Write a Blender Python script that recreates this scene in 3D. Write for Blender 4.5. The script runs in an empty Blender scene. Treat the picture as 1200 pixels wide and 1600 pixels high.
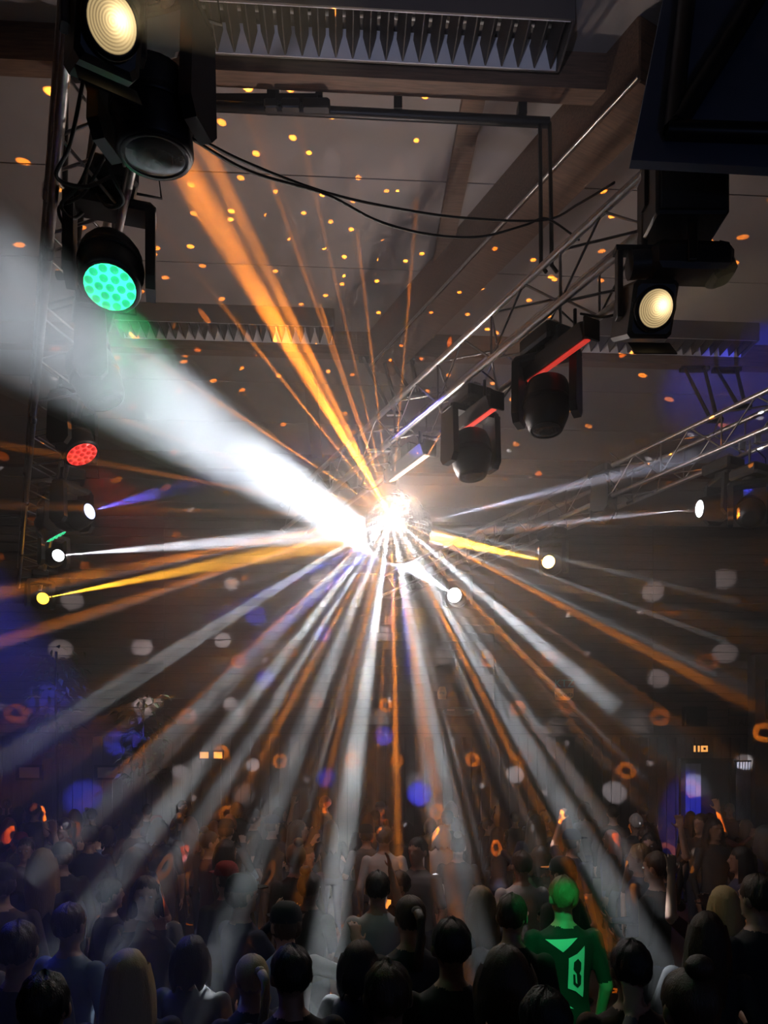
import bpy, bmesh, math, random
from mathutils import Vector, Matrix, Quaternion, noise
from mathutils.bvhtree import BVHTree

sc = bpy.context.scene
C = sc.collection
V = Vector
PI = math.pi
rad = math.radians
random.seed(7)

# ------------------------------------------------------------------ camera
FOC = 1155.0            # focal length in pixels of the 1200 x 1600 frame
ZC = 2.50               # height of the camera (raised platform)
HOR = 1188.0            # pixel row of the horizon

cd = bpy.data.cameras.new('camera')
cam = bpy.data.objects.new('camera', cd)
C.objects.link(cam)
cam.location = (0, 0, ZC)
cam.rotation_euler = (PI / 2, 0, 0)
cd.sensor_fit = 'VERTICAL'
cd.sensor_height = 36.0
cd.lens = 36.0 * FOC / 1600.0
cd.shift_y = (HOR - 800.0) / 1600.0
cd.clip_start = 0.05
sc.camera = cam


def at(px, py, Y):
    """world point seen at a pixel, at distance Y in front of the camera"""
    return V(((px - 600.0) / FOC * Y, Y, ZC + (HOR - py) / FOC * Y))


# ------------------------------------------------------------------ world, exposure
w = bpy.data.worlds.new('dark_hall')
sc.world = w
w.use_nodes = True
w.node_tree.nodes['Background'].inputs[0].default_value = (0.012, 0.010, 0.012, 1)
w.node_tree.nodes['Background'].inputs[1].default_value = 0.15
vs_ = sc.view_settings
vs_.view_transform = 'Standard'
vs_.look = 'None'
vs_.gamma = 1.0
vs_.exposure = 0.0
vs_.use_curve_mapping = False
sc.cycles.transparent_max_bounces = 96
sc.cycles.max_bounces = 3
sc.cycles.diffuse_bounces = 1
sc.cycles.glossy_bounces = 3
sc.cycles.volume_bounces = 0
sc.cycles.use_light_tree = True
sc.cycles.sample_clamp_indirect = 4.0
sc.cycles.use_denoising = True
sc.cycles.use_adaptive_sampling = True
sc.cycles.adaptive_threshold = 0.2
sc.cycles.adaptive_min_samples = 30
sc.cycles.time_limit = 1100
sc.cycles.volume_step_rate = 2.0

# ------------------------------------------------------------------ rig geometry shared by everything
BALL_Y = 6.9
BALL = at(622, 826, BALL_Y)         # centre of the mirror ball
BALL_R = 0.32
FRONT = BALL + V((-0.07, -0.36, 0.0))   # the facets facing the camera
BD = V((-0.515, 1.0, 0.0)).normalized()   # direction in which the three trusses run
BP = V((1.0, 0.515, 0.0)).normalized()    # across them
TR_W = 0.33                         # truss width
HALL_A = rad(3.2)                   # the hall is turned a little against the camera
HC = 7.50                           # ceiling height
YW = 15.4                           # far wall
ROT = Matrix.Rotation(HALL_A, 4, 'Z')

WHITE = (0.86, 0.94, 1.0)
ORANGE = (1.0, 0.27, 0.02)
YELLOW = (1.0, 0.45, 0.03)
BLUE = (0.05, 0.07, 1.0)
GREEN = (0.02, 1.0, 0.25)


# ------------------------------------------------------------------ node helpers
class NT:
    """tiny expression builder on a node tree"""
    def __init__(self, nt):
        self.nt = nt

    def new(self, t, **kw):
        n = self.nt.nodes.new(t)
        for k, v in kw.items():
            setattr(n, k, v)
        return n

    def math(self, op, a, b=None, c=None, clamp=False):
        n = self.new('ShaderNodeMath', operation=op)
        n.use_clamp = clamp
        for i, x in enumerate((a, b, c)):
            if x is None:
                continue
            if isinstance(x, (int, float)):
                n.inputs[i].default_value = x
            else:
                self.nt.links.new(x, n.inputs[i])
        return n.outputs[0]

    def link(self, a, b):
        self.nt.links.new(a, b)


MATS = {}


def mat(name, col, rough=0.6, metal=0.0, noise=0.0, scale=8.0, bump=0.0, emit=None, estr=0.0, stretch=None, spec=0.5):
    if name in MATS:
        return MATS[name]
    m = bpy.data.materials.new(name)
    m.use_nodes = True
    nt = m.node_tree
    b = nt.nodes['Principled BSDF']
    b.inputs['Base Color'].default_value = (*col, 1)
    b.inputs['Roughness'].default_value = rough
    b.inputs['Metallic'].default_value = metal
    b.inputs['Specular IOR Level'].default_value = spec
    if noise or bump:
        tc = nt.nodes.new('ShaderNodeTexCoord')
        mp = nt.nodes.new('ShaderNodeMapping')
        if stretch:
            mp.inputs['Scale'].default_value = stretch
        n = nt.nodes.new('ShaderNodeTexNoise')
        n.inputs['Scale'].default_value = scale
        n.inputs['Detail'].default_value = 5
        nt.links.new(tc.outputs['Object'], mp.inputs['Vector'])
        nt.links.new(mp.outputs[0], n.inputs['Vector'])
        if noise:
            cr = nt.nodes.new('ShaderNodeValToRGB')
            cr.color_ramp.elements[0].position = 0.3
            cr.color_ramp.elements[1].position = 0.7
            cr.color_ramp.elements[0].color = (*[c * (1 - noise) for c in col], 1)
            cr.color_ramp.elements[1].color = (*[min(1, c * (1 + noise)) for c in col], 1)
            nt.links.new(n.outputs['Fac'], cr.inputs[0])
            nt.links.new(cr.outputs[0], b.inputs['Base Color'])
        if bump:
            bp = nt.nodes.new('ShaderNodeBump')
            bp.inputs['Strength'].default_value = bump
            bp.inputs['Distance'].default_value = 0.01
            nt.links.new(n.outputs['Fac'], bp.inputs['Height'])
            nt.links.new(bp.outputs[0], b.inputs['Normal'])
    if emit:
        b.inputs['Emission Color'].default_value = (*emit, 1)
        b.inputs['Emission Strength'].default_value = estr
    MATS[name] = m
    return m


# ------------------------------------------------------------------ mesh builder
class MB:
    def __init__(self):
        self.v = []
        self.f = []
        self.sm = []

    def add(self, vs, fs, smooth=False):
        o = len(self.v)
        self.v += [V(p) for p in vs]
        for f in fs:
            self.f.append(tuple(i + o for i in f))
            self.sm.append(smooth)
        return self

    def box(self, c, s, M=None, bev=0.0):
        x, y, z = s[0] / 2, s[1] / 2, s[2] / 2
        if bev <= 0:
            vs = [V((sx * x, sy * y, sz * z)) for sz in (-1, 1) for sy in (-1, 1) for sx in (-1, 1)]
            fs = [(0, 2, 3, 1), (4, 5, 7, 6), (0, 1, 5, 4), (2, 6, 7, 3), (0, 4, 6, 2), (1, 3, 7, 5)]
        else:
            b = min(bev, x * .9, y * .9, z * .9)
            prof = [(x - b, y), (x, y - b), (x, -y + b), (x - b, -y), (-x + b, -y), (-x, -y + b), (-x, y - b), (-x + b, y)]
            prof = prof[::-1]
            vs = []
            k = 1 - b / max(x, y)
            for zz, q in ((-z, k), (-z + b, 1), (z - b, 1), (z, k)):
                vs += [V((px * q, py * q, zz)) for px, py in prof]
            fs = []
            for r in range(3):
                for i in range(8):
                    j = (i + 1) % 8
                    fs.append((r * 8 + i, r * 8 + j, r * 8 + 8 + j, r * 8 + 8 + i))
            fs.append(tuple(range(7, -1, -1)))
            fs.append(tuple(range(24, 32)))
        vs = [V(c) + (M @ p if M else p) for p in vs]
        return self.add(vs, fs)

    def tube(self, p0, p1, r, n=8, r1=None, cap=True, smooth=True):
        p0, p1 = V(p0), V(p1)
        d = p1 - p0
        q = d.to_track_quat('Z', 'Y')
        r1 = r if r1 is None else r1
        vs, fs = [], []
        for p, rr in ((p0, r), (p1, r1)):
            for i in range(n):
                a = 2 * PI * i / n
                vs.append(p + q @ V((rr * math.cos(a), rr * math.sin(a), 0)))
        for i in range(n):
            j = (i + 1) % n
            fs.append((i, j, n + j, n + i))
        self.add(vs, fs, smooth)
        if cap:
            self.add(vs[:n], [tuple(range(n - 1, -1, -1))])
            self.add(vs[n:], [tuple(range(n))])
        return self

    def path(self, pts, r, n=6):
        """round tube along a polyline, one surface"""
        pts = [V(p) for p in pts]
        vs, fs = [], []
        for k, p in enumerate(pts):
            d = (pts[min(k + 1, len(pts) - 1)] - pts[max(k - 1, 0)])
            q = d.to_track_quat('Z', 'Y')
            for i in range(n):
                a = 2 * PI * i / n
                vs.append(p + q @ V((r * math.cos(a), r * math.sin(a), 0)))
        for k in range(len(pts) - 1):
            for i in range(n):
                j = (i + 1) % n
                fs.append((k * n + i, k * n + j, k * n + n + j, k * n + n + i))
        fs.append(tuple(range(n - 1, -1, -1)))
        fs.append(tuple(range((len(pts) - 1) * n, len(pts) * n)))
        return self.add(vs, fs, True)

    def lathe(self, prof, M, n=20, smooth=True, close=True):
        """profile [(r, z)...] turned about local Z, then moved by M"""
        vs, fs = [], []
        for r, z in prof:
            for i in range(n):
                a = 2 * PI * i / n
                vs.append(M @ V((r * math.cos(a), r * math.sin(a), z)))
        for k in range(len(prof) - 1):
            for i in range(n):
                j = (i + 1) % n
                fs.append((k * n + i, k * n + j, k * n + n + j, k * n + n + i))
        self.add(vs, fs, smooth)
        if close:
            self.add(vs[:n], [tuple(range(n - 1, -1, -1))])
            self.add(vs[-n:], [tuple(range(n))])
        return self

    def ell(self, c, r, M=None, n=14, m=9):
        c = V(c)
        vs, fs = [], []
        vs.append(V((0, 0, -r[2])))
        for k in range(1, m):
            t = -PI / 2 + PI * k / m
            for i in range(n):
                a = 2 * PI * i / n
                vs.append(V((r[0] * math.cos(t) * math.cos(a), r[1] * math.cos(t) * math.sin(a), r[2] * math.sin(t))))
        vs.append(V((0, 0, r[2])))
        for i in range(n):
            j = (i + 1) % n
            fs.append((0, 1 + j, 1 + i))
            for k in range(m - 2):
                fs.append((1 + k * n + i, 1 + k * n + j, 1 + k * n + n + j, 1 + k * n + n + i))
            fs.append((1 + (m - 2) * n + i, 1 + (m - 2) * n + j, len(vs) - 1))
        vs = [c + (M @ p if M else p) for p in vs]
        return self.add(vs, fs, True)

    def prism(self, poly, d, M=None):
        """polygon in XY thickened from z=0 to z=d"""
        n = len(poly)
        vs = [V((x, y, 0)) for x, y in poly] + [V((x, y, d)) for x, y in poly]
        if M:
            vs = [M @ p for p in vs]
        fs = [tuple(range(n - 1, -1, -1)), tuple(range(n, 2 * n))]
        for i in range(n):
            j = (i + 1) % n
            fs.append((i, j, n + j, n + i))
        return self.add(vs, fs)

    def mesh(self, name, m=None):
        me = bpy.data.meshes.new(name)
        me.from_pydata([tuple(p) for p in self.v], [], self.f)
        me.polygons.foreach_set('use_smooth', self.sm)
        if m:
            me.materials.append(m)
        me.update()
        return me

    def build(self, name, m, parent=None, loc=None):
        o = bpy.data.objects.new(name, self.mesh(name, m))
        C.objects.link(o)
        if parent is not None:
            o.parent = parent
        if loc is not None:
            o.location = loc
        return o


def link(name, me, parent=None, loc=(0, 0, 0), rot=None, scale=None):
    o = bpy.data.objects.new(name, me)
    C.objects.link(o)
    if parent is not None:
        o.parent = parent
    o.location = loc
    if rot is not None:
        o.rotation_mode = 'QUATERNION'
        o.rotation_quaternion = rot
    if scale is not None:
        o.scale = scale
    return o


def tag(o, label=None, cat=None, group=None, kind=None):
    if label:
        o['label'] = label
    if cat:
        o['category'] = cat
    if group:
        o['group'] = group
    if kind:
        o['kind'] = kind
    return o


def thing(name, loc, label, cat, group=None, rz=0.0):
    o = bpy.data.objects.new(name, None)
    o.empty_display_size = 0.1
    C.objects.link(o)
    o.location = loc
    o.rotation_euler = (0, 0, rz)
    return tag(o, label, cat, group)


def struct(name, mb, m, parent=None):
    o = mb.build(name, m, parent)
    if parent is None:
        o.rotation_euler = (0, 0, HALL_A)
        o['kind'] = 'structure'
    return o


def spot(name, loc, aim, col, power, half, blend=1.0, size=0.0):
    """real spot lamp; aim is a direction"""
    l = bpy.data.lights.new(name, 'SPOT')
    l.energy = power
    l.color = col
    l.spot_size = 2 * half
    l.spot_blend = blend
    l.shadow_soft_size = size
    o = bpy.data.objects.new(name, l)
    o.location = loc
    o.rotation_mode = 'QUATERNION'
    o.rotation_quaternion = V(aim).to_track_quat('-Z', 'Y')
    C.objects.link(o)
    return o


# ------------------------------------------------------------------ materials
M_ceil = mat('ceiling_panel', (0.30, 0.265, 0.25), 0.8, noise=0.06, scale=3)
M_seam = mat('ceiling_backing', (0.03, 0.026, 0.024), 0.9)
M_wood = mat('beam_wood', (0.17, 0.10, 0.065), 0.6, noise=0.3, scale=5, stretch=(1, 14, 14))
M_board = mat('wall_board', (0.105, 0.075, 0.065), 0.55, noise=0.2, scale=4, stretch=(0.6, 4, 8))
M_vboard = mat('wainscot_board', (0.10, 0.08, 0.075), 0.55, noise=0.2, scale=4, stretch=(8, 4, 0.6))
M_wallback = mat('wall_backing', (0.018, 0.015, 0.014), 0.9)
M_plaster = mat('pale_plaster', (0.28, 0.25, 0.23), 0.85, noise=0.08, scale=5)
M_floor = mat('gym_floor', (0.06, 0.04, 0.03), 0.5, noise=0.2, scale=2)
M_black = mat('black_housing', (0.012, 0.012, 0.013), 0.45, noise=0.2, scale=20)
M_blackm = mat('black_steel', (0.02, 0.019, 0.02), 0.4, metal=0.6)
M_rub = mat('cable_rubber', (0.010, 0.010, 0.010), 0.6)
M_alu = mat('truss_aluminium', (0.62, 0.60, 0.58), 0.32, metal=1.0, noise=0.12, scale=30)
M_alud = mat('truss_brace_aluminium', (0.34, 0.32, 0.31), 0.4, metal=1.0, noise=0.12, scale=30)
M_white = mat('white_enamel', (0.75, 0.74, 0.76), 0.35)
M_blade = mat('louvre_blade_metal', (0.022, 0.018, 0.018), 0.6)
M_panel = mat('dark_blue_board', (0.10, 0.13, 0.20), 0.6, noise=0.1, scale=3)
M_mirror = mat('mirror_glass', (0.85, 0.86, 0.88), 0.07, metal=1.0)
M_chrome = mat('chrome', (0.7, 0.7, 0.7), 0.2, metal=1.0)
M_door = mat('door_paint', (0.30, 0.30, 0.36), 0.5, noise=0.08)
M_dark = mat('dark_void', (0.02, 0.02, 0.022), 0.8)

# ------------------------------------------------------------------ the hall
def hall_at(px, py, yw=YW):
    """point in hall coordinates where the ray through a pixel meets the far wall plane"""
    d = V(((px - 600) / FOC, 1.0, (HOR - py) / FOC))
    n = ROT @ V((0, 1, 0))
    t = yw / d.dot(n)
    p = ROT.inverted() @ (d * t)
    return V((p.x, p.y, p.z + ZC))


HX0, HX1, HY0 = -10.5, 10.0, -3.0
fl = struct('floor', MB().box(((HX0 + HX1) / 2, (HY0 + YW) / 2, -0.05), (HX1 - HX0, YW - HY0, 0.1)), M_floor)
tag(fl, 'dark gym floor beneath the dancing crowd')
ce = struct('ceiling', MB().box(((HX0 + HX1) / 2, (HY0 + YW) / 2, HC + 0.08), (HX1 - HX0 + .4, YW - HY0 + .4, 0.1)), M_seam)
tag(ce, 'grey brown panelled hall ceiling')
pm = MB().box((0, 0, 0), (HX1 - HX0, 1.155, 0.04)).mesh('ceiling_panel', M_ceil)
y = HY0 + .6
while y < YW + .4:
    o = link('ceiling_panel', pm, ce, ((HX0 + HX1) / 2, y, HC + 0.02))
    y += 1.167
# cross beams
bm_ = MB().box((0, 0, 0), (HX1 - HX0, 0.13, 0.26), None, 0.008).mesh('roof_beam', M_wood)
for k, yb in enumerate((1.63, 5.13, 8.63, 12.13)):
    o = link('beam', bm_, None, ROT @ V(((HX0 + HX1) / 2, yb + .065, HC - 0.13)), Quaternion((0, 0, 1), HALL_A))
    o.name = 'trim_%d' % (k + 1)
    tag(o, 'brown timber beam across the hall ceiling, number %s from the camera end' % ('one', 'two', 'three', 'four')[k], None, None, 'structure')
# slanting timber girder parallel to the trusses
g0 = V((1.147 - .515 * (4.95 - 6.05), 4.95, 0))
g1 = V((1.147 - .515 * (8.62 - 6.05), 8.62, 0))
gm = Matrix((BP, BD, V((0, 0, 1)))).transposed()
gl = (g1 - g0).length
gc = (g0 + g1) / 2 + BP * 0.16
tr = MB().box((0, 0, 0), (0.32, gl, 0.45), None, 0.01).build('trim_5', M_wood)
tr.location = (gc.x, gc.y, ZC + 4.55 + .225)
tr.rotation_euler = (0, 0, math.atan2(.515, 1.0))
tag(tr, 'deep brown timber girder slanting across the ceiling above the middle truss', None, None, 'structure')
rl = MB().tube((-.175, -gl / 2, -.205), (-.175, gl / 2, -.205), .013, 8).build('bright_edge_tube', M_alu, tr)  # metal tube drawn for the bright lower edge line of the girder
# flat brown strips standing in for shadow lines along the ceiling
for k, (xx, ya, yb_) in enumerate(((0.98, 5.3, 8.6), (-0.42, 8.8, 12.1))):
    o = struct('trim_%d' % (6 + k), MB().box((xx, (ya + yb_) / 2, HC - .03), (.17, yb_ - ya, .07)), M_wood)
    tag(o, ('flat brown strip standing in for a shadow on the ceiling between the nearer beams', 'flat brown strip standing in for a shadow on the ceiling farther back')[k])

# far wall: horizontal boards above, upright boards below
ZB = 3.0
wf = struct('wall_far', MB().box(((HX0 + HX1) / 2, YW + .12, HC / 2), (HX1 - HX0 + .4, .16, HC + .2)), M_wallback)
tag(wf, 'dark timber clad far wall of the hall')
bw, bh = 3.42, 0.175
hb_ = MB().box((0, 0, 0), (bw - .012, .03, bh - .014)).mesh('cladding_board', M_board)
rows = int((HC - ZB) / bh)
for r in range(rows + 1):
    for c in range(6):
        link('board', hb_, wf, (HX0 + bw * (c + .5), YW + .02 + random.uniform(-.004, .004), ZB + .06 + bh * (r + .5)))
vw = 0.2
vb_ = MB().box((0, 0, 0), (vw - .014, .03, ZB - .02)).mesh('upright_board', M_vboard)
n = int((HX1 - HX0) / vw)
for c in range(n + 1):
    link('upright_board', vb_, wf, (HX0 + vw * (c + .5), YW + .02 + random.uniform(-.004, .004), ZB / 2))
MB().box(((HX0 + HX1) / 2, YW - .005, ZB + .02), (HX1 - HX0, .05, .06)).build('dado_rail', M_board, wf)
for nm, xx, lb in (('wall_left', HX0 - .08, 'dark side wall of the hall on the left'), ('wall_right', HX1 + .08, 'dark side wall of the hall on the right')):
    o = struct(nm, MB().box((xx, (HY0 + YW) / 2, HC / 2), (.16, YW - HY0 + .2, HC + .2)), M_board)
    tag(o, lb)
o = struct('wall_back', MB().box(((HX0 + HX1) / 2, HY0 - .08, HC / 2), (HX1 - HX0 + .4, .16, HC + .2)), M_board)
tag(o, 'plain wall behind the camera')

# pale pier with a framed opening at the right edge of the far wall
p = hall_at(1168, 1040)
pr = struct('trim_8', MB().box((p.x + 1.2, YW - .15, (p.z) / 2 + .1), (2.4, .3, p.z + .2)), M_plaster)
tag(pr, 'pale plaster block at the edge of the far wall')
q0, q1 = hall_at(1183, 1064), hall_at(1215, 1125)
fr = MB()
for (xa, xb, za, zb) in ((q0.x, q1.x, q0.z - .04, q0.z), (q0.x, q1.x, q1.z, q1.z + .04), (q0.x, q0.x + .04, q1.z, q0.z)):
    fr.box(((xa + xb) / 2, YW - .32, (za + zb) / 2), (xb - xa, .05, zb - za))
fr.build('opening_frame', M_dark, pr)

# double door
d0, d1 = hall_at(1068, 1192), hall_at(1140, 1192)
dh = d0.z
dr = struct('door_1', MB().box(((d0.x + d1.x) / 2, YW + .0, dh / 2), (d1.x - d0.x, .03, dh)), M_dark)  # darkness of the open doorway painted as a dark sheet
tag(dr, 'double door in the far wall, one leaf pale, a dark sheet for the open doorway')
dw = (d1.x - d0.x)
for k in range(3):
    MB().box((d0.x + dw * (.07 + .115 * k), YW - .03, dh / 2), (dw * .108, .03, dh - .03)).build('door_plank', M_door, dr)
fb = MB()
fb.box((d0.x - .05, YW - .04, dh / 2), (.1, .1, dh + .1)).box((d1.x + .05, YW - .04, dh / 2), (.1, .1, dh + .1)).box(((d0.x + d1.x) / 2, YW - .04, dh + .05), (dw + .2, .1, .1))
fb.build('door_frame', M_dark, dr)
MB().tube((d0.x + dw * .36, YW - .1, .95), (d0.x + dw * .36, YW - .1, 1.2), .014).build('door_handle', M_chrome, dr)
c0, c1 = hall_at(1145, 1190), hall_at(1188, 1190)
cu = thing('door_curtain', ROT @ V(((c0.x + c1.x) / 2, YW - .14, 0)), 'pale pleated curtain hanging beside the double door', 'curtain', None, HALL_A)
cm = MB()
nn = 40
cw = c1.x - c0.x
vs, fs = [], []
for side in (0, 1):
    for i in range(nn + 1):
        xx = -cw / 2 + cw * i / nn
        yy = .035 * math.sin(i * 1.55) + (.012 if side else 0)
        for zz in (.02, c0.z):
            vs.append((xx, yy, zz))
S = 2 * (nn + 1)
for i in range(nn):
    a = 2 * i
    fs.append((a, a + 2, a + 3, a + 1))
    fs.append((S + a, S + a + 1, S + a + 3, S + a + 2))
cm.add(vs, fs, True).build('cloth', mat('curtain_cloth', (.35, .35, .42), .9), cu)
MB().tube((-cw / 2 - .05, 0, c0.z + .01), (cw / 2 + .05, 0, c0.z + .01), .018).build('rail', M_blackm, cu)


# ------------------------------------------------------------------ signs on the far wall
M_lit = mat('sign_glass_orange', (.8, .4, .15), .4, emit=(1.0, .42, .10), estr=1.1)


def lamp_sign(px, py, wds, label):
    p = hall_at(px, py)
    t = thing('emergency_sign', ROT @ V((p.x, YW - .06, p.z)), label, 'sign', None, HALL_A)
    tot = wds[-1][0] + wds[-1][1]
    MB().box((0, .01, 0), (tot + .06, .05, .20), None, .006).build('housing', M_black, t)
    for x, ww in wds:
        MB().box((x + ww / 2 - tot / 2, -.02, 0), (ww, .02, .13)).build('lit_pane', M_lit, t)
    return t, tot


t, tot = lamp_sign(1092, 1170, ((0, .035), (.09, .035), (.16, .14)), 'small orange lit emergency sign above the double door')
MB().box((.23 - tot / 2, -.034, 0), (.05, .01, .05)).build('pictogram', M_dark, t)
lamp_sign(331, 1180, ((0, .17), (.28, .17)), 'pair of small orange lit panes on the dark wall below the mirror ball')


def text_obj(s, size, m, parent, loc, name='lettering', ext=.008):
    cu_ = bpy.data.curves.new(name, 'FONT')
    cu_.body = s
    cu_.size = size
    cu_.extrude = ext
    cu_.align_x = 'CENTER'
    cu_.align_y = 'CENTER'
    cu_.materials.append(m)
    tmp = bpy.data.objects.new('tmp_text', cu_)
    C.objects.link(tmp)
    me = bpy.data.meshes.new_from_object(tmp.evaluated_get(bpy.context.evaluated_depsgraph_get()))
    bpy.data.objects.remove(tmp)
    me.materials.clear()
    me.materials.append(m)
    o = bpy.data.objects.new(name, me)
    C.objects.link(o)
    o.parent = parent
    o.location = loc
    o.rotation_euler = (PI / 2, 0, 0)
    return o


M_sy = mat('sign_yellow', (.72, .48, .16), .6, noise=.1)
M_st = mat('sign_teal', (.10, .42, .50), .5)
M_sk = mat('sign_ink', (.06, .045, .03), .6)
M_sg = mat('sign_grey_blue', (.20, .28, .34), .5)
p = hall_at(880, 1085)
t = thing('wall_banner', ROT @ V((p.x, YW - .05, p.z)), 'yellow rounded sign with teal lettering on top, above the crowd', 'sign', None, HALL_A)
poly = [(-.2 + .02, -.13), (.1, -.13), (.19, -.06), (.2, .12), (-.2, .12), (-.2, -.06)]
MB().prism(poly, .03, Matrix.Rotation(PI / 2, 4, 'X')).build('panel', M_sy, t)
text_obj('sunota', .14, M_sk, t, (0, -.035, -.01))
text_obj('KTZ', .22, M_st, t, (0, -.02, .22))
p = hall_at(690, 1083)
t = thing('wall_banner', ROT @ V((p.x, YW - .05, p.z)), 'small yellow sign beside a bright white beam, above the oval sign', 'sign', None, HALL_A)
MB().prism([(-.08, -.13), (.08, -.13), (.1, 0), (.06, .13), (-.05, .13), (-.1, 0)], .03, Matrix.Rotation(PI / 2, 4, 'X')).build('panel', M_sy, t)
text_obj('mi', .11, M_sk, t, (0, -.035, 0))
p = hall_at(716, 1112)
t = thing('wall_banner', ROT @ V((p.x, YW - .05, p.z)), 'long oval grey blue sign below the small yellow sign', 'sign', None, HALL_A)
oval = [(.34 * math.cos(a * PI / 10), .1 * math.sin(a * PI / 10)) for a in range(20)]
MB().prism(oval, .03, Matrix.Rotation(PI / 2, 4, 'X')).build('panel', M_sg, t)
MB().box((-.17, -.035, .03), (.16, .015, .03)).box((.2, -.035, .03), (.14, .015, .03)).build('white_stripe', M_white, t)
p = hall_at(1155, 1130)
t = thing('wall_banner', ROT @ V((p.x - .05, YW - .05, p.z)), 'dark lettering on a brown board left of the pale plaster block', 'sign', None, HALL_A)
MB().box((0, 0, 0), (.42, .03, .26)).build('panel', mat('sign_brown', (.10, .075, .06), .6), t)
text_obj('STAL', .2, M_sk, t, (0, -.02, 0))
MB().box((0, 0, .24), (.42, .05, .18)).build('top_box', M_dark, t)
p = hall_at(1082, 1120)
t = thing('wall_monitor', ROT @ V((p.x, YW - .09, p.z)), 'small dark box mounted on the far wall right of the beams', 'wall box', None, HALL_A)
MB().box((0, 0, 0), (.5, .12, .42), None, .01).build('case', M_dark, t)
MB().box((-.1, -.07, -.06), (.25, .02, .22)).build('screen', M_black, t)
MB().box((0, .07, .05), (.2, .04, .2)).build('bracket', M_blackm, t)
# two hatches low on the left
M_cream = mat('hatch_cream', (.55, .42, .30), .6)
for px, lb in ((48, 'small framed hatch in the far wall at the picture\'s left edge'), (170, 'small framed hatch in the far wall behind the left dancers')):
    p = hall_at(px, 1207)
    t = thing('serving_hatch', ROT @ V((p.x, YW - .03, p.z)), lb, 'hatch', None, HALL_A)
    MB().box((0, 0, 0), (.42, .03, .22)).build('panel', M_cream, t)
    MB().box((0, -.03, .13), (.52, .08, .05)).box((0, -.03, -.13), (.52, .08, .05)).box((-.235, -.03, 0), (.05, .08, .22)).box((.235, -.03, 0), (.05, .08, .22)).build('frame', M_dark, t)

# ------------------------------------------------------------------ indoor trees by the far wall (dark leaf silhouettes)
def leafy_tree(px, Y, top_py, seed, label):
    rnd = random.Random(seed)
    base = at(px, HOR, Y)
    zt = ZC + (HOR - top_py) / FOC * Y
    t = thing('indoor_tree', (base.x, Y, 0), label, 'tree', 'decorative trees by the far wall')
    MB().lathe([(.16, 0), (.2, .35), (.21, .36), (.18, .36), (.17, .33)], Matrix(), 16).build('pot', M_black, t)
    tk = MB().path([(0, 0, .3), (.03, .01, zt * .4), (-.02, 0, zt * .8), (0, 0, zt - .1)], .025, 6)
    for k in range(14):
        a = rnd.uniform(0, 2 * PI)
        z0 = zt * rnd.uniform(.55, .95)
        tk.path([(0, 0, z0), (.2 * math.cos(a), .2 * math.sin(a), z0 + .1), (.42 * math.cos(a), .42 * math.sin(a), z0 + .12)], .008, 5)
    tk.build('trunk', mat('bark', (.05, .035, .025), .8), t)
    lf = MB()
    for k in range(170):
        a = rnd.uniform(0, 2 * PI)
        r = .5 * math.sqrt(rnd.random())
        c = V((r * math.cos(a), r * math.sin(a), zt * rnd.uniform(.55, 1.0)))
        R = Matrix.Rotation(a, 3, 'Z') @ Matrix.Rotation(rnd.uniform(-.3, 1.2), 3, 'Y') @ Matrix.Rotation(rnd.uniform(-.6, .6), 3, 'X')
        L, W = rnd.uniform(.14, .24), rnd.uniform(.03, .05)
        pts = [(0, 0, 0), (L * .4, W, .01), (L, 0, -.02), (L * .4, -W, .01), (L * .45, 0, .02)]
        lf.add([c + R @ V(q) for q in pts], [(0, 4, 1), (1, 4, 2), (2, 4, 3), (3, 4, 0)])
    tag(lf.build('leaves', mat('dark_leaf', (.06, .09, .05), .5), t), None, None, None, 'stuff')


leafy_tree(88, 14.2, 1010, 1, 'dark leafy indoor tree by the far wall at the left edge')
leafy_tree(225, 14.4, 1085, 2, 'dark leafy indoor tree where a white beam lands on the far wall')

# ------------------------------------------------------------------ trusses
def truss(anchor, y0, y1, label):
    """anchor: point of the lower left chord; runs along BD between two distances"""
    a = anchor + BD * ((y0 - anchor.y) / BD.y)
    L = (y1 - y0) / BD.y
    t = thing('lighting_truss', a, label, 'truss', 'trusses hung in parallel')
    t.rotation_euler = (0, 0, math.atan2(.515, 1.0))      # local Y runs along the truss
    W = TR_W
    ch = MB().tube((0, 0, 0), (0, L, 0), .025, 10).mesh('chord', M_alu)
    cs = [(0, 0), (W, 0), (0, W), (W, W)]
    for x, z in cs:
        link('chord', ch, t, (x, 0, z))
    n = max(2, int(round(L / .36)))
    s = L / n
    dl = V((W, s, 0)).length
    br = MB().tube((0, 0, 0), (0, 0, dl), .0085, 6).mesh('brace', M_alud)
    st = MB().tube((0, 0, 0), (0, 0, W), .0085, 6).mesh('strut', M_alud)
    faces = [((0, 0), (0, W)), ((W, 0), (W, W)), ((0, 0), (W, 0)), ((0, W), (W, W))]
    for k in range(n):
        for (p, q) in faces:
            u, v = (p, q) if k % 2 == 0 else (q, p)
            A = V((u[0], k * s, u[1]))
            B = V((v[0], k * s + s, v[1]))
            link('brace', br, t, A, (B - A).to_track_quat('Z', 'Y'))
        if k % 2 == 0:
            for (p, q) in faces[:2]:
                A = V((p[0], k * s, p[1]))
                link('strut', st, t, A)
    cp = MB().tube((0, -.05, 0), (0, .05, 0), .034, 10).mesh('coupler', M_chrome)
    k = 0.0
    while k <= L + .01:
        for x, z in cs:
            link('coupler', cp, t, (x, k, z))
        k += L / max(1, round(L / 2.5))
    return t


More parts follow.
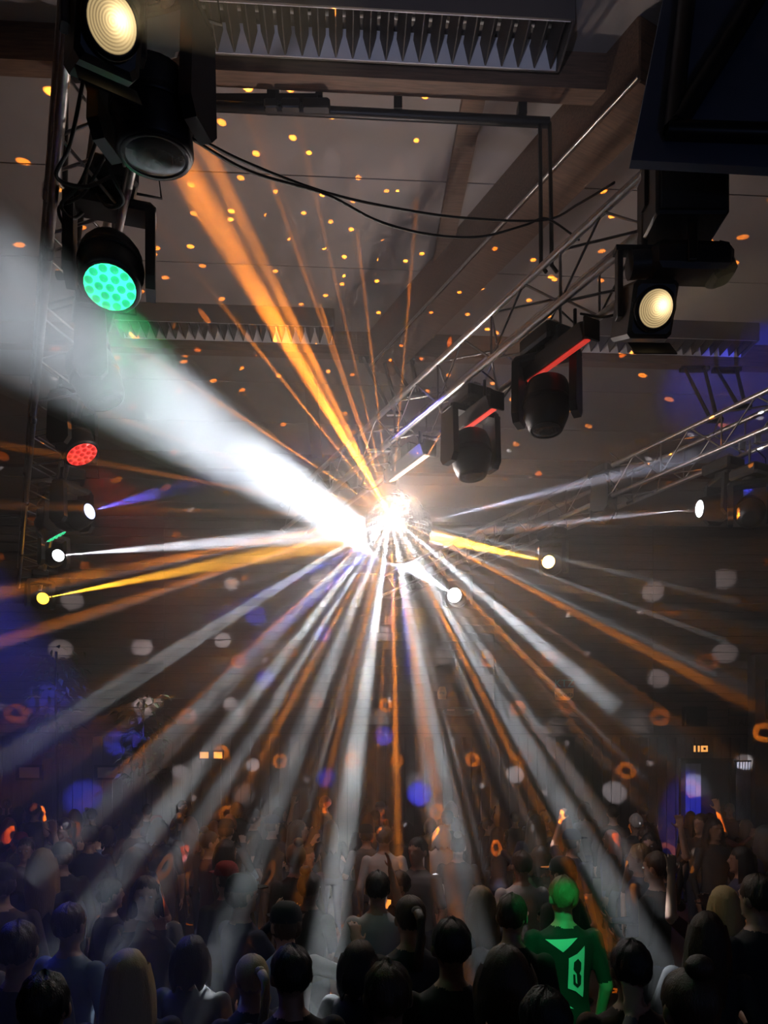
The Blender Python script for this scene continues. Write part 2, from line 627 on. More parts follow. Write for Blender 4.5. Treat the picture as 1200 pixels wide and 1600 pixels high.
HT = 2.9
T1A = V((-1.34, 3.1, ZC + HT))
T2A = V((0.78, 5.33, ZC + HT))
T3A = V((3.35, 6.45, ZC + HT))
truss(T1A, 2.15, 12.4, 'silver lighting truss above the green and red wash lamps')
truss(T2A, 4.02, 9.3, 'silver lighting truss slanting up from the mirror ball with red light bars')
truss(T3A, 5.6, 13.2, 'silver lighting truss at the far right with the small white and orange beam lamps')


def on_truss(A, Y, side=0.5):
    """x on the truss at distance Y (side 0 left chord, 1 right chord)"""
    b = A + BP * (TR_W * side)
    return b + BD * ((Y - b.y) / BD.y)


# steel hangers
def hanger(p0, p1, label, w0=.02, spread=.12):
    t = thing('truss_hanger', p1, label, 'hanger', 'steel hangers of the trusses')
    p0 = V(p0) - V(p1)
    for s in (-1, 1):
        MB().tube(V((s * spread, 0, 0)) + p0, (s * .03, 0, 0), w0, 6).build('leg', M_blackm, t)
    MB().tube((-.08, 0, .0), (.08, 0, .0), .03, 8).build('foot_clamp', M_blackm, t)
    MB().box(p0 + V((0, 0, -.02)), (2 * spread + .1, .08, .04)).build('top_plate', M_blackm, t)


def roofpt(px, py, yb):
    h = V(((px - 600) / FOC, 1.0, 0))
    nrm = ROT @ V((0, 1, 0))
    k = yb / h.dot(nrm)
    return V((h.x * k, k, HC - .26))


for px, A, Yb, yb, lb in ((1085, T3A, 7.13, 8.7, 'dark V-shaped steel hanger above the far right truss, left one'),
                          (1135, T3A, 6.86, 8.7, 'dark V-shaped steel hanger above the far right truss, right one'),
                          (583, T2A, 7.0, 8.7, 'dark steel hanger meeting the middle truss above the mirror ball, left one'),
                          (626, T2A, 6.65, 8.7, 'dark steel hanger meeting the middle truss above the mirror ball, right one')):
    b = on_truss(A, Yb, 0.5)
    b.z += TR_W + .05
    tp = roofpt(px, 0, yb)
    hanger(tp, b, lb)
b = on_truss(T1A, 5.0)
b.z += TR_W + .05
hanger(roofpt(130, 0, 5.2), b, 'dark steel hanger above the truss with the green wash lamp')

# pipe with two drop rods below the near beam
pA = V((-1.5, 5.25, HC - .34))
pB = V((1.2, 5.38, HC - .36))
t = thing('hanging_pipe', (pA + pB) / 2, 'dark horizontal pipe under the near ceiling beam with two drop rods', 'pipe')
c = (pA + pB) / 2
MB().tube(pA - c, pB - c, .035, 10).build('cross_pipe', M_blackm, t)
for s in (-.035, .035):
    e = on_truss(T2A, 4.85, 0.1)
    MB().path([pB - c + V((s - .03, 0, 0)), V((e.x + s, e.y, e.z + .5)) - c, V((e.x + s, e.y, e.z + TR_W + .02)) - c, V((e.x + s + .03, e.y - .02, e.z + TR_W - .04)) - c], .014, 6).build('drop_rod', M_blackm, t)
for k in (-.8, 0.1, 1.0):
    xx = k
    MB().box(V((xx, 5.25 + .13 * (xx + 1.5) / 2.7, HC - .29)) - c, (.06, .1, .1)).build('pipe_clamp', M_blackm, t)
# track rail with adaptor left of it
t = thing('ceiling_track', at(420, 158, 5.28), 'short black lighting track under the near beam with small adaptors', 'track')
MB().box((-.15, 0, 0), (1.0, .06, .06)).build('rail', M_blackm, t)
for xx, ww in ((.16, .14), (.34, .2), (.02, .1)):
    MB().box((xx, -.01, -.05), (ww, .08, .07), None, .01).build('adaptor', M_black, t)
for xx in (.05, .36):
    MB().box((xx, 0, .07), (.05, .05, .1)).build('bracket', M_blackm, t)


# ------------------------------------------------------------------ louvre ceiling lights (switched off)
def louvre_light(x0, x1, yc, zb, wd, label, nb):
    """hall coordinates"""
    t = thing('ceiling_light', ROT @ V(((x0 + x1) / 2, yc, zb)), label, 'ceiling light', 'louvred ceiling lights', HALL_A)
    L = x1 - x0
    h = HC - zb
    hs = MB()
    hs.box((0, 0, h - .02), (L, wd, .03))
    hs.box((-L / 2, 0, h / 2), (.015, wd, h)).box((L / 2, 0, h / 2), (.015, wd, h))
    hs.box((0, -wd / 2, h / 2), (L, .012, h)).box((0, wd / 2, h / 2), (L, .012, h))
    hs.build('housing', mat('housing_brown', (.10, .085, .08), .6), t)
    # inside reflectors along the far and near sides
    for s, nm in ((1, 'side_reflector'), (-1, 'side_reflector')):
        m = MB()
        m.add([(-L / 2 + .02, s * (wd / 2 - .012), .0), (L / 2 - .02, s * (wd / 2 - .012), .0), (L / 2 - .02, s * (wd / 2 - .07), h - .05), (-L / 2 + .02, s * (wd / 2 - .07), h - .05),
               (-L / 2 + .02, s * (wd / 2 - .004), .0), (L / 2 - .02, s * (wd / 2 - .004), .0), (L / 2 - .02, s * (wd / 2 - .06), h - .05), (-L / 2 + .02, s * (wd / 2 - .06), h - .05)],
              [(0, 1, 2, 3), (7, 6, 5, 4), (0, 4, 5, 1), (3, 2, 6, 7)])
        m.build(nm, M_white, t)
    bl = MB()
    e = wd / 2 - .016
    bl.add([(-.004, -e, .0), (.004, -e, .0), (.046, -e, .11), (-.046, -e, .11), (-.004, e, .0), (.004, e, .0), (.046, e, .11), (-.046, e, .11)],
           [(0, 1, 2, 3), (4, 7, 6, 5), (0, 4, 5, 1), (1, 5, 6, 2), (3, 2, 6, 7), (0, 3, 7, 4)])
    me = bl.mesh('louvre_blade', M_blade)
    for k in range(nb):
        link('louvre_blade', me, t, (-L / 2 + L * (k + .5) / nb, 0, .004))
    MB().tube((-L / 2 + .05, 0, h * .7), (L / 2 - .05, 0, h * .7), .014, 8).build('tube_lamp', mat('fluorescent_tube', (.55, .55, .55), .3), t)


louvre_light(-1.02, 1.50, 4.90, HC - .20, .36, 'long louvred ceiling light nearest the camera, above the timber beam', 22)
louvre_light(-2.50, -.10, 8.38, HC - .20, .36, 'louvred ceiling light left of the girder, beyond the big orange beam', 22)
louvre_light(2.75, 4.75, 8.38, HC - .20, .36, 'louvred ceiling light behind the warm spotlight on the right', 18)

# ------------------------------------------------------------------ big board at top right
P00, P10, P11, P01 = at(986, 250, 3.55), at(1320, 268, 3.45), at(1330, -130, 3.95), at(1062, -130, 3.95)
bc = (P00 + P10) / 2
t = thing('hanging_backboard', bc, 'large dark blue board with a black tube frame at the upper right', 'board')
nrm = (P10 - P00).cross(P01 - P00).normalized()
if nrm.y > 0:
    nrm = -nrm
pts = [p - bc for p in (P00, P10, P11, P01)]
m = MB()
m.add(pts + [p - nrm * .04 for p in pts], [(0, 1, 2, 3), (7, 6, 5, 4), (0, 4, 5, 1), (1, 5, 6, 2), (2, 6, 7, 3), (3, 7, 4, 0)])
m.build('panel', M_panel, t)


def onb(px, py):
    """point on the board front, local"""
    d = V(((px - 600) / FOC, 1, (HOR - py) / FOC))
    o_ = V((0, 0, ZC))
    k = (P00 - o_).dot(nrm) / d.dot(nrm)
    return o_ + d * k - bc + nrm * .03


for a_, b_, r in (((1078, -60), (1048, 212), .045), ((1040, 214), (1290, 222), .042), ((1240, -90), (1052, 208), .05)):
    MB().tube(onb(*a_), onb(*b_), r, 8).build('frame_tube', M_blackm, t)
# chains up to the beam
for p in (P01, P11):
    MB().tube(p - bc, p - bc + V((0, .6, HC - .2 - p.z)), .012, 6).build('hanging_cable', M_blackm, t)

# ------------------------------------------------------------------ lamps
def glow_lens(col, s):
    return mat('lens_%02d_%02d_%02d_%d' % (col[0] * 99, col[1] * 99, col[2] * 99, int(s * 10)), tuple(min(1, c + .05) for c in col), .25, emit=col, estr=s)


M_lensoff = mat('dark_lens_glass', (.02, .025, .03), .08)


def frame_for(aim):
    """rotation whose -Z is the aim and whose X is level (the tilt axis)"""
    z = -V(aim).normalized()
    x = V((0, 0, 1)).cross(z)
    if x.length < .05:
        x = V((1, 0, 0))
    x.normalize()
    y_ = z.cross(x)
    return Matrix((x, y_, z)).transposed()


def moving_head(lens, aim, label, group, trussA, s=1.0, lensr=.1, kind='beam', col=None, estr=0.0, body=.17, hl=.34):
    """lens: world point of the lens centre. Parts: base, yoke arms, head, lens ring, lens, clamp, cable"""
    aim = V(aim).normalized()
    R = frame_for(aim)
    piv = lens - aim * (hl * .55 * s)
    t = thing('moving_head_lamp', piv, label, 'stage lamp', group)
    L = hl * s
    M4 = R.to_4x4()
    b = body * s
    # head shell, local z from -0.55L (lens) to +0.45L (rear)
    rl = lensr * s
    prof = [(rl * .9, -.55 * L), (rl * 1.12, -.55 * L), (rl * 1.2, -.50 * L), (b * .92, -.30 * L), (b, -.05 * L), (b * .98, .2 * L), (b * .85, .36 * L), (b * .55, .45 * L)]
    hd = MB().lathe(prof, M4, 24).build('head', M_black, t)
    MB().lathe([(b * 1.005, -.10 * L), (b * 1.03, -.09 * L), (b * 1.03, .0), (b * 1.005, .01 * L)], M4, 24, close=False).build('trim_ring', M_blackm, hd)
    MB().lathe([(rl * .98, -.56 * L), (rl * 1.1, -.56 * L), (rl * 1.1, -.53 * L), (rl * .98, -.53 * L), (rl * .98, -.56 * L)], M4, 24, close=False).build('lens_ring', M_blackm, t)
    lm = glow_lens(col, estr) if col else M_lensoff
    if kind == 'wash':
        pl = MB().lathe([(0.001, -.562 * L), (rl * .98, -.562 * L), (rl * .98, -.55 * L), (.001, -.55 * L)], M4, 24)
        plo = pl.build('lens', lm, t)
        cm_ = MB().lathe([(.001, -.012), (rl * .09, -.010), (rl * .155, -.004), (rl * .165, .0)], Matrix(), 12, close=False).mesh('led_lens', mat(lm.name + '_cell', tuple(c * .5 for c in col), .2, emit=tuple(c * .8 for c in col), estr=estr * .42))
        cells = [(0, 0)] + [(.42 * math.cos(a * PI / 3), .42 * math.sin(a * PI / 3)) for a in range(6)] + [(.8 * math.cos(a * PI / 6 + .26), .8 * math.sin(a * PI / 6 + .26)) for a in range(12)]
        for (cx, cy) in cells:
            link('led_lens', cm_, plo, R @ V((cx * rl, cy * rl, -.563 * L)), R.to_quaternion())
    else:
        MB().lathe([(.001, -.575 * L), (rl * .5, -.570 * L), (rl * .85, -.56 * L), (rl * .98, -.54 * L)], M4, 24, close=False).build('lens', lm, t)
    # yoke: two arms at the tilt axis, joined by a bridge below the base
    x = R.col[0]
    up = V((0, 0, 1))
    f = x.cross(up).normalized()
    Mx = Matrix((x, f, up)).transposed()
    aw = b + .035 * s
    hz = (b + .13 * s)
    yk = MB()
    yk.box(up * (hz + .01 * s), (2 * aw + .06 * s, .15 * s, .05 * s), Mx, .015)
    yk.build('yoke', M_black, t)
    for sd in (-1, 1):
        poly = [(-.10 * s, -.07 * s), (-.06 * s, -.12 * s), (.06 * s, -.12 * s), (.10 * s, -.07 * s), (.085 * s, hz), (-.085 * s, hz)]
        MM = Matrix.Translation(x * (sd * aw - .025 * s)) @ Matrix((f, up, x)).transposed().to_4x4()
        MB().prism(poly, .05 * s, MM).build('yoke_arm', M_black, t)
    bz = hz + .035 * s
    MB().lathe([(.07 * s, bz), (.07 * s, bz + .03 * s)], Matrix(), 16).build('pan_bearing', M_blackm, t)
    bs = MB()
    bs.box(up * (bz + .085 * s), (.32 * s, .24 * s, .11 * s), Matrix.Rotation(math.atan2(.515, 1) + PI / 2, 3, 'Z'), .02)
    bo = bs.build('base', M_black, t)
    top = bz + .14 * s
    tz = trussA.z - piv.z - .03
    cl = MB()
    if tz > top:
        cl.tube(up * top, up * tz, .012, 6)
    for k in (-.08, .08):
        cl.box(up * (max(top, tz - .02)) + BD * k, (.07, .03, .09), Matrix.Rotation(math.atan2(.515, 1), 3, 'Z'), .008)
    cl.build('clamp', M_chrome, t)
    cb = [up * (bz + .1 * s) + BP * (.12 * s), up * (bz + .12 * s) + BP * (.26 * s), up * (bz + .28 * s) + BP * (.24 * s), up * (bz + .34 * s) + BP * (.1 * s)]
    MB().path(cb, .007, 5).build('power_cable', M_rub, t)
    return t


G1 = 'stage lamps along the left truss'
G2 = 'stage lamps along the middle truss'
G3 = 'stage lamps along the far right truss'


def lens_pt(px, py, Y):
    return at(px, py, Y)


# left truss, from the near end to the far end
moving_head(at(243, 246, 2.95), (.03, .12, -1), 'big black moving head pointing down at the top left, lens dark', G1, T1A, 1.05, .12, hl=.30, body=.155)
GRN = at(172, 449, 3.85)
moving_head(GRN, (.10, -.35, -.93), 'green glowing round wash lamp with many small lenses', G1, T1A, 1.0, .132, 'wash', (.04, 1.0, .42), 2.2, body=.165, hl=.28)
moving_head(at(165, 628, 4.75), (.35, .1, -.9), 'black moving head half hidden by the broad white beam', G1, T1A, 1.0, .11, body=.16)
RED = at(128, 710, 6.2)
moving_head(RED, (.50, -.10, -.85), 'red glowing round wash lamp on the left truss', G1, T1A, 1.0, .132, 'wash', (1.0, .05, .04), 1.5, body=.16, hl=.28)
LB = at(140, 799, 7.6)
LBD = at(240, 772, 7.3) - LB
moving_head(LB, LBD, 'black moving head sending a short blue beam beside the red lamp', G1, T1A, 1.0, .085, 'beam', (.5, .6, 1.0), 2.5, body=.15, hl=.42)
moving_head(at(88, 838, 8.5), (.45, .35, -.8), 'thin green glowing wash lamp seen edge-on', G1, T1A, .95, .13, 'wash', (.04, 1.0, .42), 2.0, body=.15, hl=.28)
LW = at(91, 868, 9.0)
moving_head(LW, BALL - LW + V((0, -2.6, 0)), 'small bright white beam lamp below the edge-on green lamp', G1, T1A, .9, .085, 'beam', (.9, .95, 1), 9, body=.13)
LY = at(67, 935, 11.2)
moving_head(LY, BALL - LY + V((0, -2.6, 0)), 'small bright yellow beam lamp at the far end of the left truss', G1, T1A, 1.0, .095, 'beam', YELLOW, 6, body=.14)

# middle truss
moving_head(at(853, 672, 5.0), (-.05, -.10, -1), 'black moving head under the nearer red light bar', G2, T2A, 1.0, .10, body=.16, hl=.36)
moving_head(at(738, 744, 5.8), (.05, -.10, -1), 'black moving head under the second red light bar', G2, T2A, 1.0, .10, body=.16, hl=.36)

# right truss
RW = at(1093, 795, 7.08)
moving_head(RW, BALL - RW, 'black moving head at the right sending a white beam to the mirror ball', G3, T3A, 1.0, .085, 'beam', (.92, .96, 1), 7, body=.13, hl=.42)
RO = at(857, 878, 9.05)
moving_head(RO, BALL - RO + V((-.2, -2.2, 0)), 'small bright orange beam lamp right of the mirror ball', G3, T3A, 1.0, .085, 'beam', (1, .62, .2), 10, body=.13)
CW = at(710, 930, 10.9)
BIG_END = at(-60, 432, 3.0)
moving_head(CW, BIG_END - CW, 'small dazzling white beam lamp below the mirror ball', G3, T3A, 1.05, .11, 'beam', (.95, .97, 1), 12, body=.14)
moving_head(at(935, 815, 8.3), (-.3, .2, -1), 'black moving head right of the orange beam lamp, unlit', G3, T3A, .95, .09, body=.14)
BLU = at(1170, 660, 6.75)

# ------------------------------------------------------------------ warm fresnel spotlights
def fresnel(lens, aim, r, label, group, trussA, L=.34):
    aim = V(aim).normalized()
    R = frame_for(aim)
    M4 = R.to_4x4()
    t = thing('fresnel_spotlight', lens, label, 'spotlight', group)
    W = r * 2.7
    MB().box(-aim * (L / 2 + .03), (W, W * 1.12, L), R, .02).build('housing', M_black, t)
    MB().lathe([(r * 1.02, .0), (r * 1.2, .0), (r * 1.2, .06), (r * 1.02, .06), (r * 1.02, 0)], M4, 28, close=False).build('lens_rim', M_blackm, t)
    g = bpy.data.materials.get('fresnel_glass')
    if g is None:
        g = mat('fresnel_glass', (.7, .6, .4), .15, emit=(1.0, .72, .34), estr=1.0)
        n = NT(g.node_tree)
        tc = n.new('ShaderNodeTexCoord')
        sp = n.new('ShaderNodeSeparateXYZ')
        n.link(tc.outputs['UV'], sp.inputs[0])
        # filament glow off centre plus faint ring steps of the lens itself
        dx = n.math('SUBTRACT', sp.outputs[0], .34)
        dy = n.math('SUBTRACT', sp.outputs[1], .58)
        dd = n.math('SQRT', n.math('ADD', n.math('MULTIPLY', dx, dx), n.math('MULTIPLY', dy, dy)))
        hot = n.math('POWER', n.math('SUBTRACT', 1.0, n.math('MULTIPLY', dd, 1.7), clamp=True), 3.0)
        ex = n.math('SUBTRACT', sp.outputs[0], .5)
        ey = n.math('SUBTRACT', sp.outputs[1], .5)
        rr = n.math('SQRT', n.math('ADD', n.math('MULTIPLY', ex, ex), n.math('MULTIPLY', ey, ey)))
        ring = n.math('MULTIPLY', n.math('SINE', n.math('MULTIPLY', rr, 110.0)), .16)
        es = n.math('ADD', n.math('ADD', n.math('MULTIPLY', hot, 4.0), .36), ring, clamp=False)
        n.link(es, g.node_tree.nodes['Principled BSDF'].inputs['Emission Strength'])
    # stepped glass disc with its own UVs
    vs, fs = [], []
    N, K = 32, 16
    vs.append((0, 0, -.018))
    for k in range(1, K + 1):
        rr_ = r * k / K
        zz = -.018 * (1 - (k / K) ** 2) - (.003 if k % 2 else 0)
        for i in range(N):
            a = 2 * PI * i / N
            vs.append((rr_ * math.cos(a), rr_ * math.sin(a), zz))
    for i in range(N):
        j = (i + 1) % N
        fs.append((0, 1 + j, 1 + i))
        for k in range(K - 1):
            fs.append((1 + k * N + i, 1 + k * N + j, 1 + k * N + N + j, 1 + k * N + N + i))
    m = MB().add([M4 @ V(q) for q in vs], fs, False)
    o = m.build('lens', g, t)
    uv = o.data.uv_layers.new(name='UVMap')
    for lp in o.data.loops:
        q = vs[lp.vertex_index]
        uv.data[lp.index].uv = (.5 + .5 * q[0] / r, .5 + .5 * q[1] / r)
    x = R.col[0]
    for sd in (-1, 1):
        MB().box(-aim * .18 + x * sd * (W / 2 + .02) + V((0, 0, .14)), (.03, .06, .36), Matrix((x, x.cross(V((0, 0, 1))), V((0, 0, 1)))).transposed(), .006).build('yoke_arm', M_black, t)
    MB().box(-aim * .18 + V((0, 0, .33)), (W + .09, .06, .03), Matrix((x, x.cross(V((0, 0, 1))), V((0, 0, 1)))).transposed()).build('yoke_bridge', M_black, t)
    tz = max(.36, trussA.z - lens.z)
    MB().tube(-aim * .18 + V((0, 0, .34)), -aim * .18 + V((0, 0, tz)), .02, 8).build('clamp', M_blackm, t)
    # barn door flaps
    for sd, ax in ((-1, 'y'),):
        yv = R.col[1] if ax == 'y' else R.col[0]
        xv = R.col[0] if ax == 'y' else R.col[1]
        MB().box(yv * sd * (W * .56 + .05) + aim * .03, (W * .95, .006, .15), Matrix((xv, (yv - aim * sd * .4).normalized(), (aim + yv * sd * .4).normalized())).transposed()).build('barn_door', M_black, t)
    return t


F1 = at(175, 35, 2.42)
F1D = V((.42, -.72, -.50))
fresnel(F1, F1D, .078, 'warm lit fresnel spotlight at the upper left edge of the picture', G1, T1A)
F2 = at(1025, 482, 3.85)
F2D = V((.02, -.86, -.42))
fresnel(F2, F2D, .088, 'warm lit fresnel spotlight on the near end of the middle truss', G2, T2A)

# long profile lamp body and black box beside it
t = thing('profile_spotlight', at(1070, 412, 3.98), 'long black profile spotlight lying above the warm spotlight, unlit', 'spotlight', G2)
Mr = Matrix.Rotation(rad(2), 3, 'Y')
MB().box((.02, 0, 0), (.44, .17, .15), Mr, .03).build('housing', M_black, t)
MB().tube((-.20, 0, 0), (-.30, 0, -.01), .07, 14).build('barrel', M_black, t)
MB().box((.19, 0, -.05), (.13, .15, .09), Matrix.Rotation(rad(-20), 3, 'Y'), .02).build('lamp_cap', M_black, t)
for s in (-1, 1):
    MB().box((.0, s * .1, .08), (.05, .02, .26), None, .005).build('yoke_arm', M_blackm, t)
MB().path([(.16, 0, .07), (.19, 0, .12), (.235, 0, .11), (.25, 0, .06)], .007, 6).build('power_cable', M_rub, t)
MB().tube((0, 0, .2), (-.02, .1, on_truss(T2A, 4.1).z - t.location.z + .05), .02, 8).build('clamp', M_blackm, t)
t = thing('loudspeaker', at(1065, 312, 3.95), 'black loudspeaker box below the large dark blue board', 'loudspeaker')
MB().box((0, 0, 0), (.38, .30, .36), None, .012).build('cabinet', M_black, t)
MB().box((0, -.155, 0), (.34, .012, .32), None, .004).build('grille', mat('speaker_grille', (.02, .02, .02), .7, bump=.4, scale=60), t)
for s in (-1, 1):
    MB().box((s * .2, 0, .1), (.015, .05, .3)).build('bracket', M_blackm, t)
MB().tube((-.15, .1, .18), (-.15, .1, .32), .02, 8).build('clamp', M_blackm, t)


# ------------------------------------------------------------------ light bars under the middle truss
def light_bar(p0, p1, Y0, Y1, col, estr, label):
    A, B = at(p0[0], p0[1], Y0), at(p1[0], p1[1], Y1)
    zz = (A.z + B.z) / 2
    A.z = B.z = zz
    c = (A + B) / 2
    t = thing('light_bar', c, label, 'light bar', 'light bars under the middle truss')
    d = (B - A)
    L = d.length
    d.normalize()
    x = V((d.y, -d.x, 0))
    Mx = Matrix((x, d, V((0, 0, 1)))).transposed()
    # housing tilted a little towards the hall
    Rt = Mx @ Matrix.Rotation(rad(20), 3, 'Y')
    MB().box(Rt @ V((0, 0, .055)), (.11, L + .06, .10), Rt, .012).build('housing', M_black, t)
    MB().box(Rt @ V((0, 0, .0)), (.055, L, .016), Rt, .004).build('lens_strip', glow_lens(col, estr), t)
    for s in (-1, 1):
        MB().box(d * s * (L / 2 + .035) + V((0, 0, .05)), (.13, .015, .13), Mx, .004).build('end_cap', M_blackm, t)
        MB().tube(d * s * (L * .3) + V((0, 0, .1)), d * s * (L * .3) + V((0, 0, T2A.z - zz + .0)), .012, 6).build('clamp', M_blackm, t)
    MB().box(V((0, 0, .15)), (.10, .16, .12), Mx, .012).build('driver_box', M_black, t)


light_bar((828, 592), (918, 535), 5.16, 4.65, (1, .06, .04), .55, 'red lit light bar nearest the warm spotlight')
light_bar((703, 685), (772, 643), 6.08, 5.53, (1, .10, .07), 1.0, 'red lit light bar in the middle of the truss')
light_bar((612, 747), (668, 716), 7.00, 6.40, (1, .66, .42), .8, 'pale amber lit light bar just above the mirror ball')

# ------------------------------------------------------------------ mirror ball
mbk = thing('mirror_ball', BALL, 'dazzling mirror ball hanging below the middle truss', 'mirror ball')
MB().ell((0, 0, 0), (BALL_R - .008,) * 3, None, 32, 18).build('core', M_blackm, mbk)
tl = MB()
rows = 30
for j in range(rows):
    t0, t1 = -PI / 2 + PI * j / rows, -PI / 2 + PI * (j + 1) / rows
    n = max(5, int(2 * PI * math.cos((t0 + t1) / 2) / (PI / rows)))
    for i in range(n):
        a0, a1 = 2 * PI * i / n, 2 * PI * (i + 1) / n
        g = .06
        ca = (a0 + a1) / 2
        ct = (t0 + t1) / 2
        q = []
        for (aa, tt) in ((a0, t0), (a1, t0), (a1, t1), (a0, t1)):
            aa = ca + (aa - ca) * (1 - g)
            tt = ct + (tt - ct) * (1 - g)
            q.append(V((math.cos(tt) * math.cos(aa), math.cos(tt) * math.sin(aa), math.sin(tt))) * BALL_R)
        jit = V((random.uniform(-1, 1), random.uniform(-1, 1), random.uniform(-1, 1))) * .0012
        q[0] += jit
        tl.add(q, [(0, 1, 2, 3)])
tag(tl.build('mirror_tiles', M_mirror, mbk), None, None, None, 'stuff')
MB().lathe([(.001, BALL_R + .03), (.05, BALL_R + .03), (.06, BALL_R - .005), (.04, BALL_R - .01)], Matrix(), 16).build('top_cap', M_chrome, mbk)
MB().tube((0, 0, BALL_R + .02), (0, 0, BALL_R + .18), .008, 6).build('suspension_rod', M_chrome, mbk)
mz = T2A.z - BALL.z
MB().box((0, 0, (mz + BALL_R + .16) / 2 + .02), (.14, .14, mz - BALL_R - .18), None, .015).build('motor', M_chrome, mbk)
MB().tube((-.3, 0, mz - .01), (.3, 0, mz - .01), .02, 8).build('clamp', M_blackm, mbk)

# ------------------------------------------------------------------ cables
def cable(pts, label, r=.007):
    P = [V(p) for p in pts]
    out = []
    for i in range(len(P) - 1):
        p0 = P[max(0, i - 1)]
        p3 = P[min(len(P) - 1, i + 2)]
        for k in range(8):
            u = k / 8
            a, b_ = P[i], P[i + 1]
            out.append(.5 * ((2 * a) + (b_ - p0) * u + (2 * p0 - 5 * a + 4 * b_ - p3) * u * u + (3 * a - p0 - 3 * b_ + p3) * u ** 3))
    out.append(P[-1])
    c = P[0]
    o = MB().path([q - c for q in out], r, 6).build('cable', M_rub, None, c)
    return tag(o, label, 'cable', 'black cables')


cable([at(296, 208, 2.95), at(380, 252, 3.3), at(500, 298, 3.8), at(600, 322, 4.2), at(720, 340, 4.5), at(850, 344, 4.85), at(905, 318, 4.6), at(960, 285, 4.3)], 'upper black cable swagged from the left lamp to the middle truss')
cable([at(296, 214, 2.95), at(390, 268, 3.3), at(510, 304, 3.8), at(590, 345, 4.15), at(670, 366, 4.4), at(750, 370, 4.6), at(820, 352, 4.8), at(855, 342, 4.85), at(905, 375, 4.7)], 'lower black cable sagging below its twin across the ceiling')
for k in range(5):
    r_ = random.Random(k)
    y0 = 3.05 + .12 * k
    a = on_truss(T1A, y0, .1 + .15 * k) + V((0, 0, .05))
    b = on_truss(T1A, y0 + .5, .9 - .15 * k)
    m_ = (a + b) / 2 + V((r_.uniform(-.25, .15), 0, -r_.uniform(.08, .25)))
    cable([a, a.lerp(m_, .5) + V((0, 0, -.08)), m_, b.lerp(m_, .5) + V((0, 0, -.05)), b], 'black cable looped through the left truss beside the big moving head', .009)
for k in range(6):
    r_ = random.Random(k + 40)
    y0 = 4.3 + .6 * k
    a = on_truss(T2A, y0, .9)
    b = on_truss(T2A, y0 + .5, .6)
    m_ = (a + b) / 2 + V((0, 0, -r_.uniform(.08, .2)))
    cable([a, a.lerp(m_, .6) + V((0, 0, -.03)), m_, b.lerp(m_, .6) + V((0, 0, -.03)), b], 'black cable drooping under the middle truss between its lamps', .008)

# ------------------------------------------------------------------ people
SK, SH, TR, SO = 0, 1, 2, 3


def capsule(mb, p0, r0, p1, r1):
    p0, p1 = V(p0), V(p1)
    mb.tube(p0, p1, r0, 12, r1)
    mb.ell(p0, (r0,) * 3, None, 12, 8)
    mb.ell(p1, (r1,) * 3, None, 12, 8)


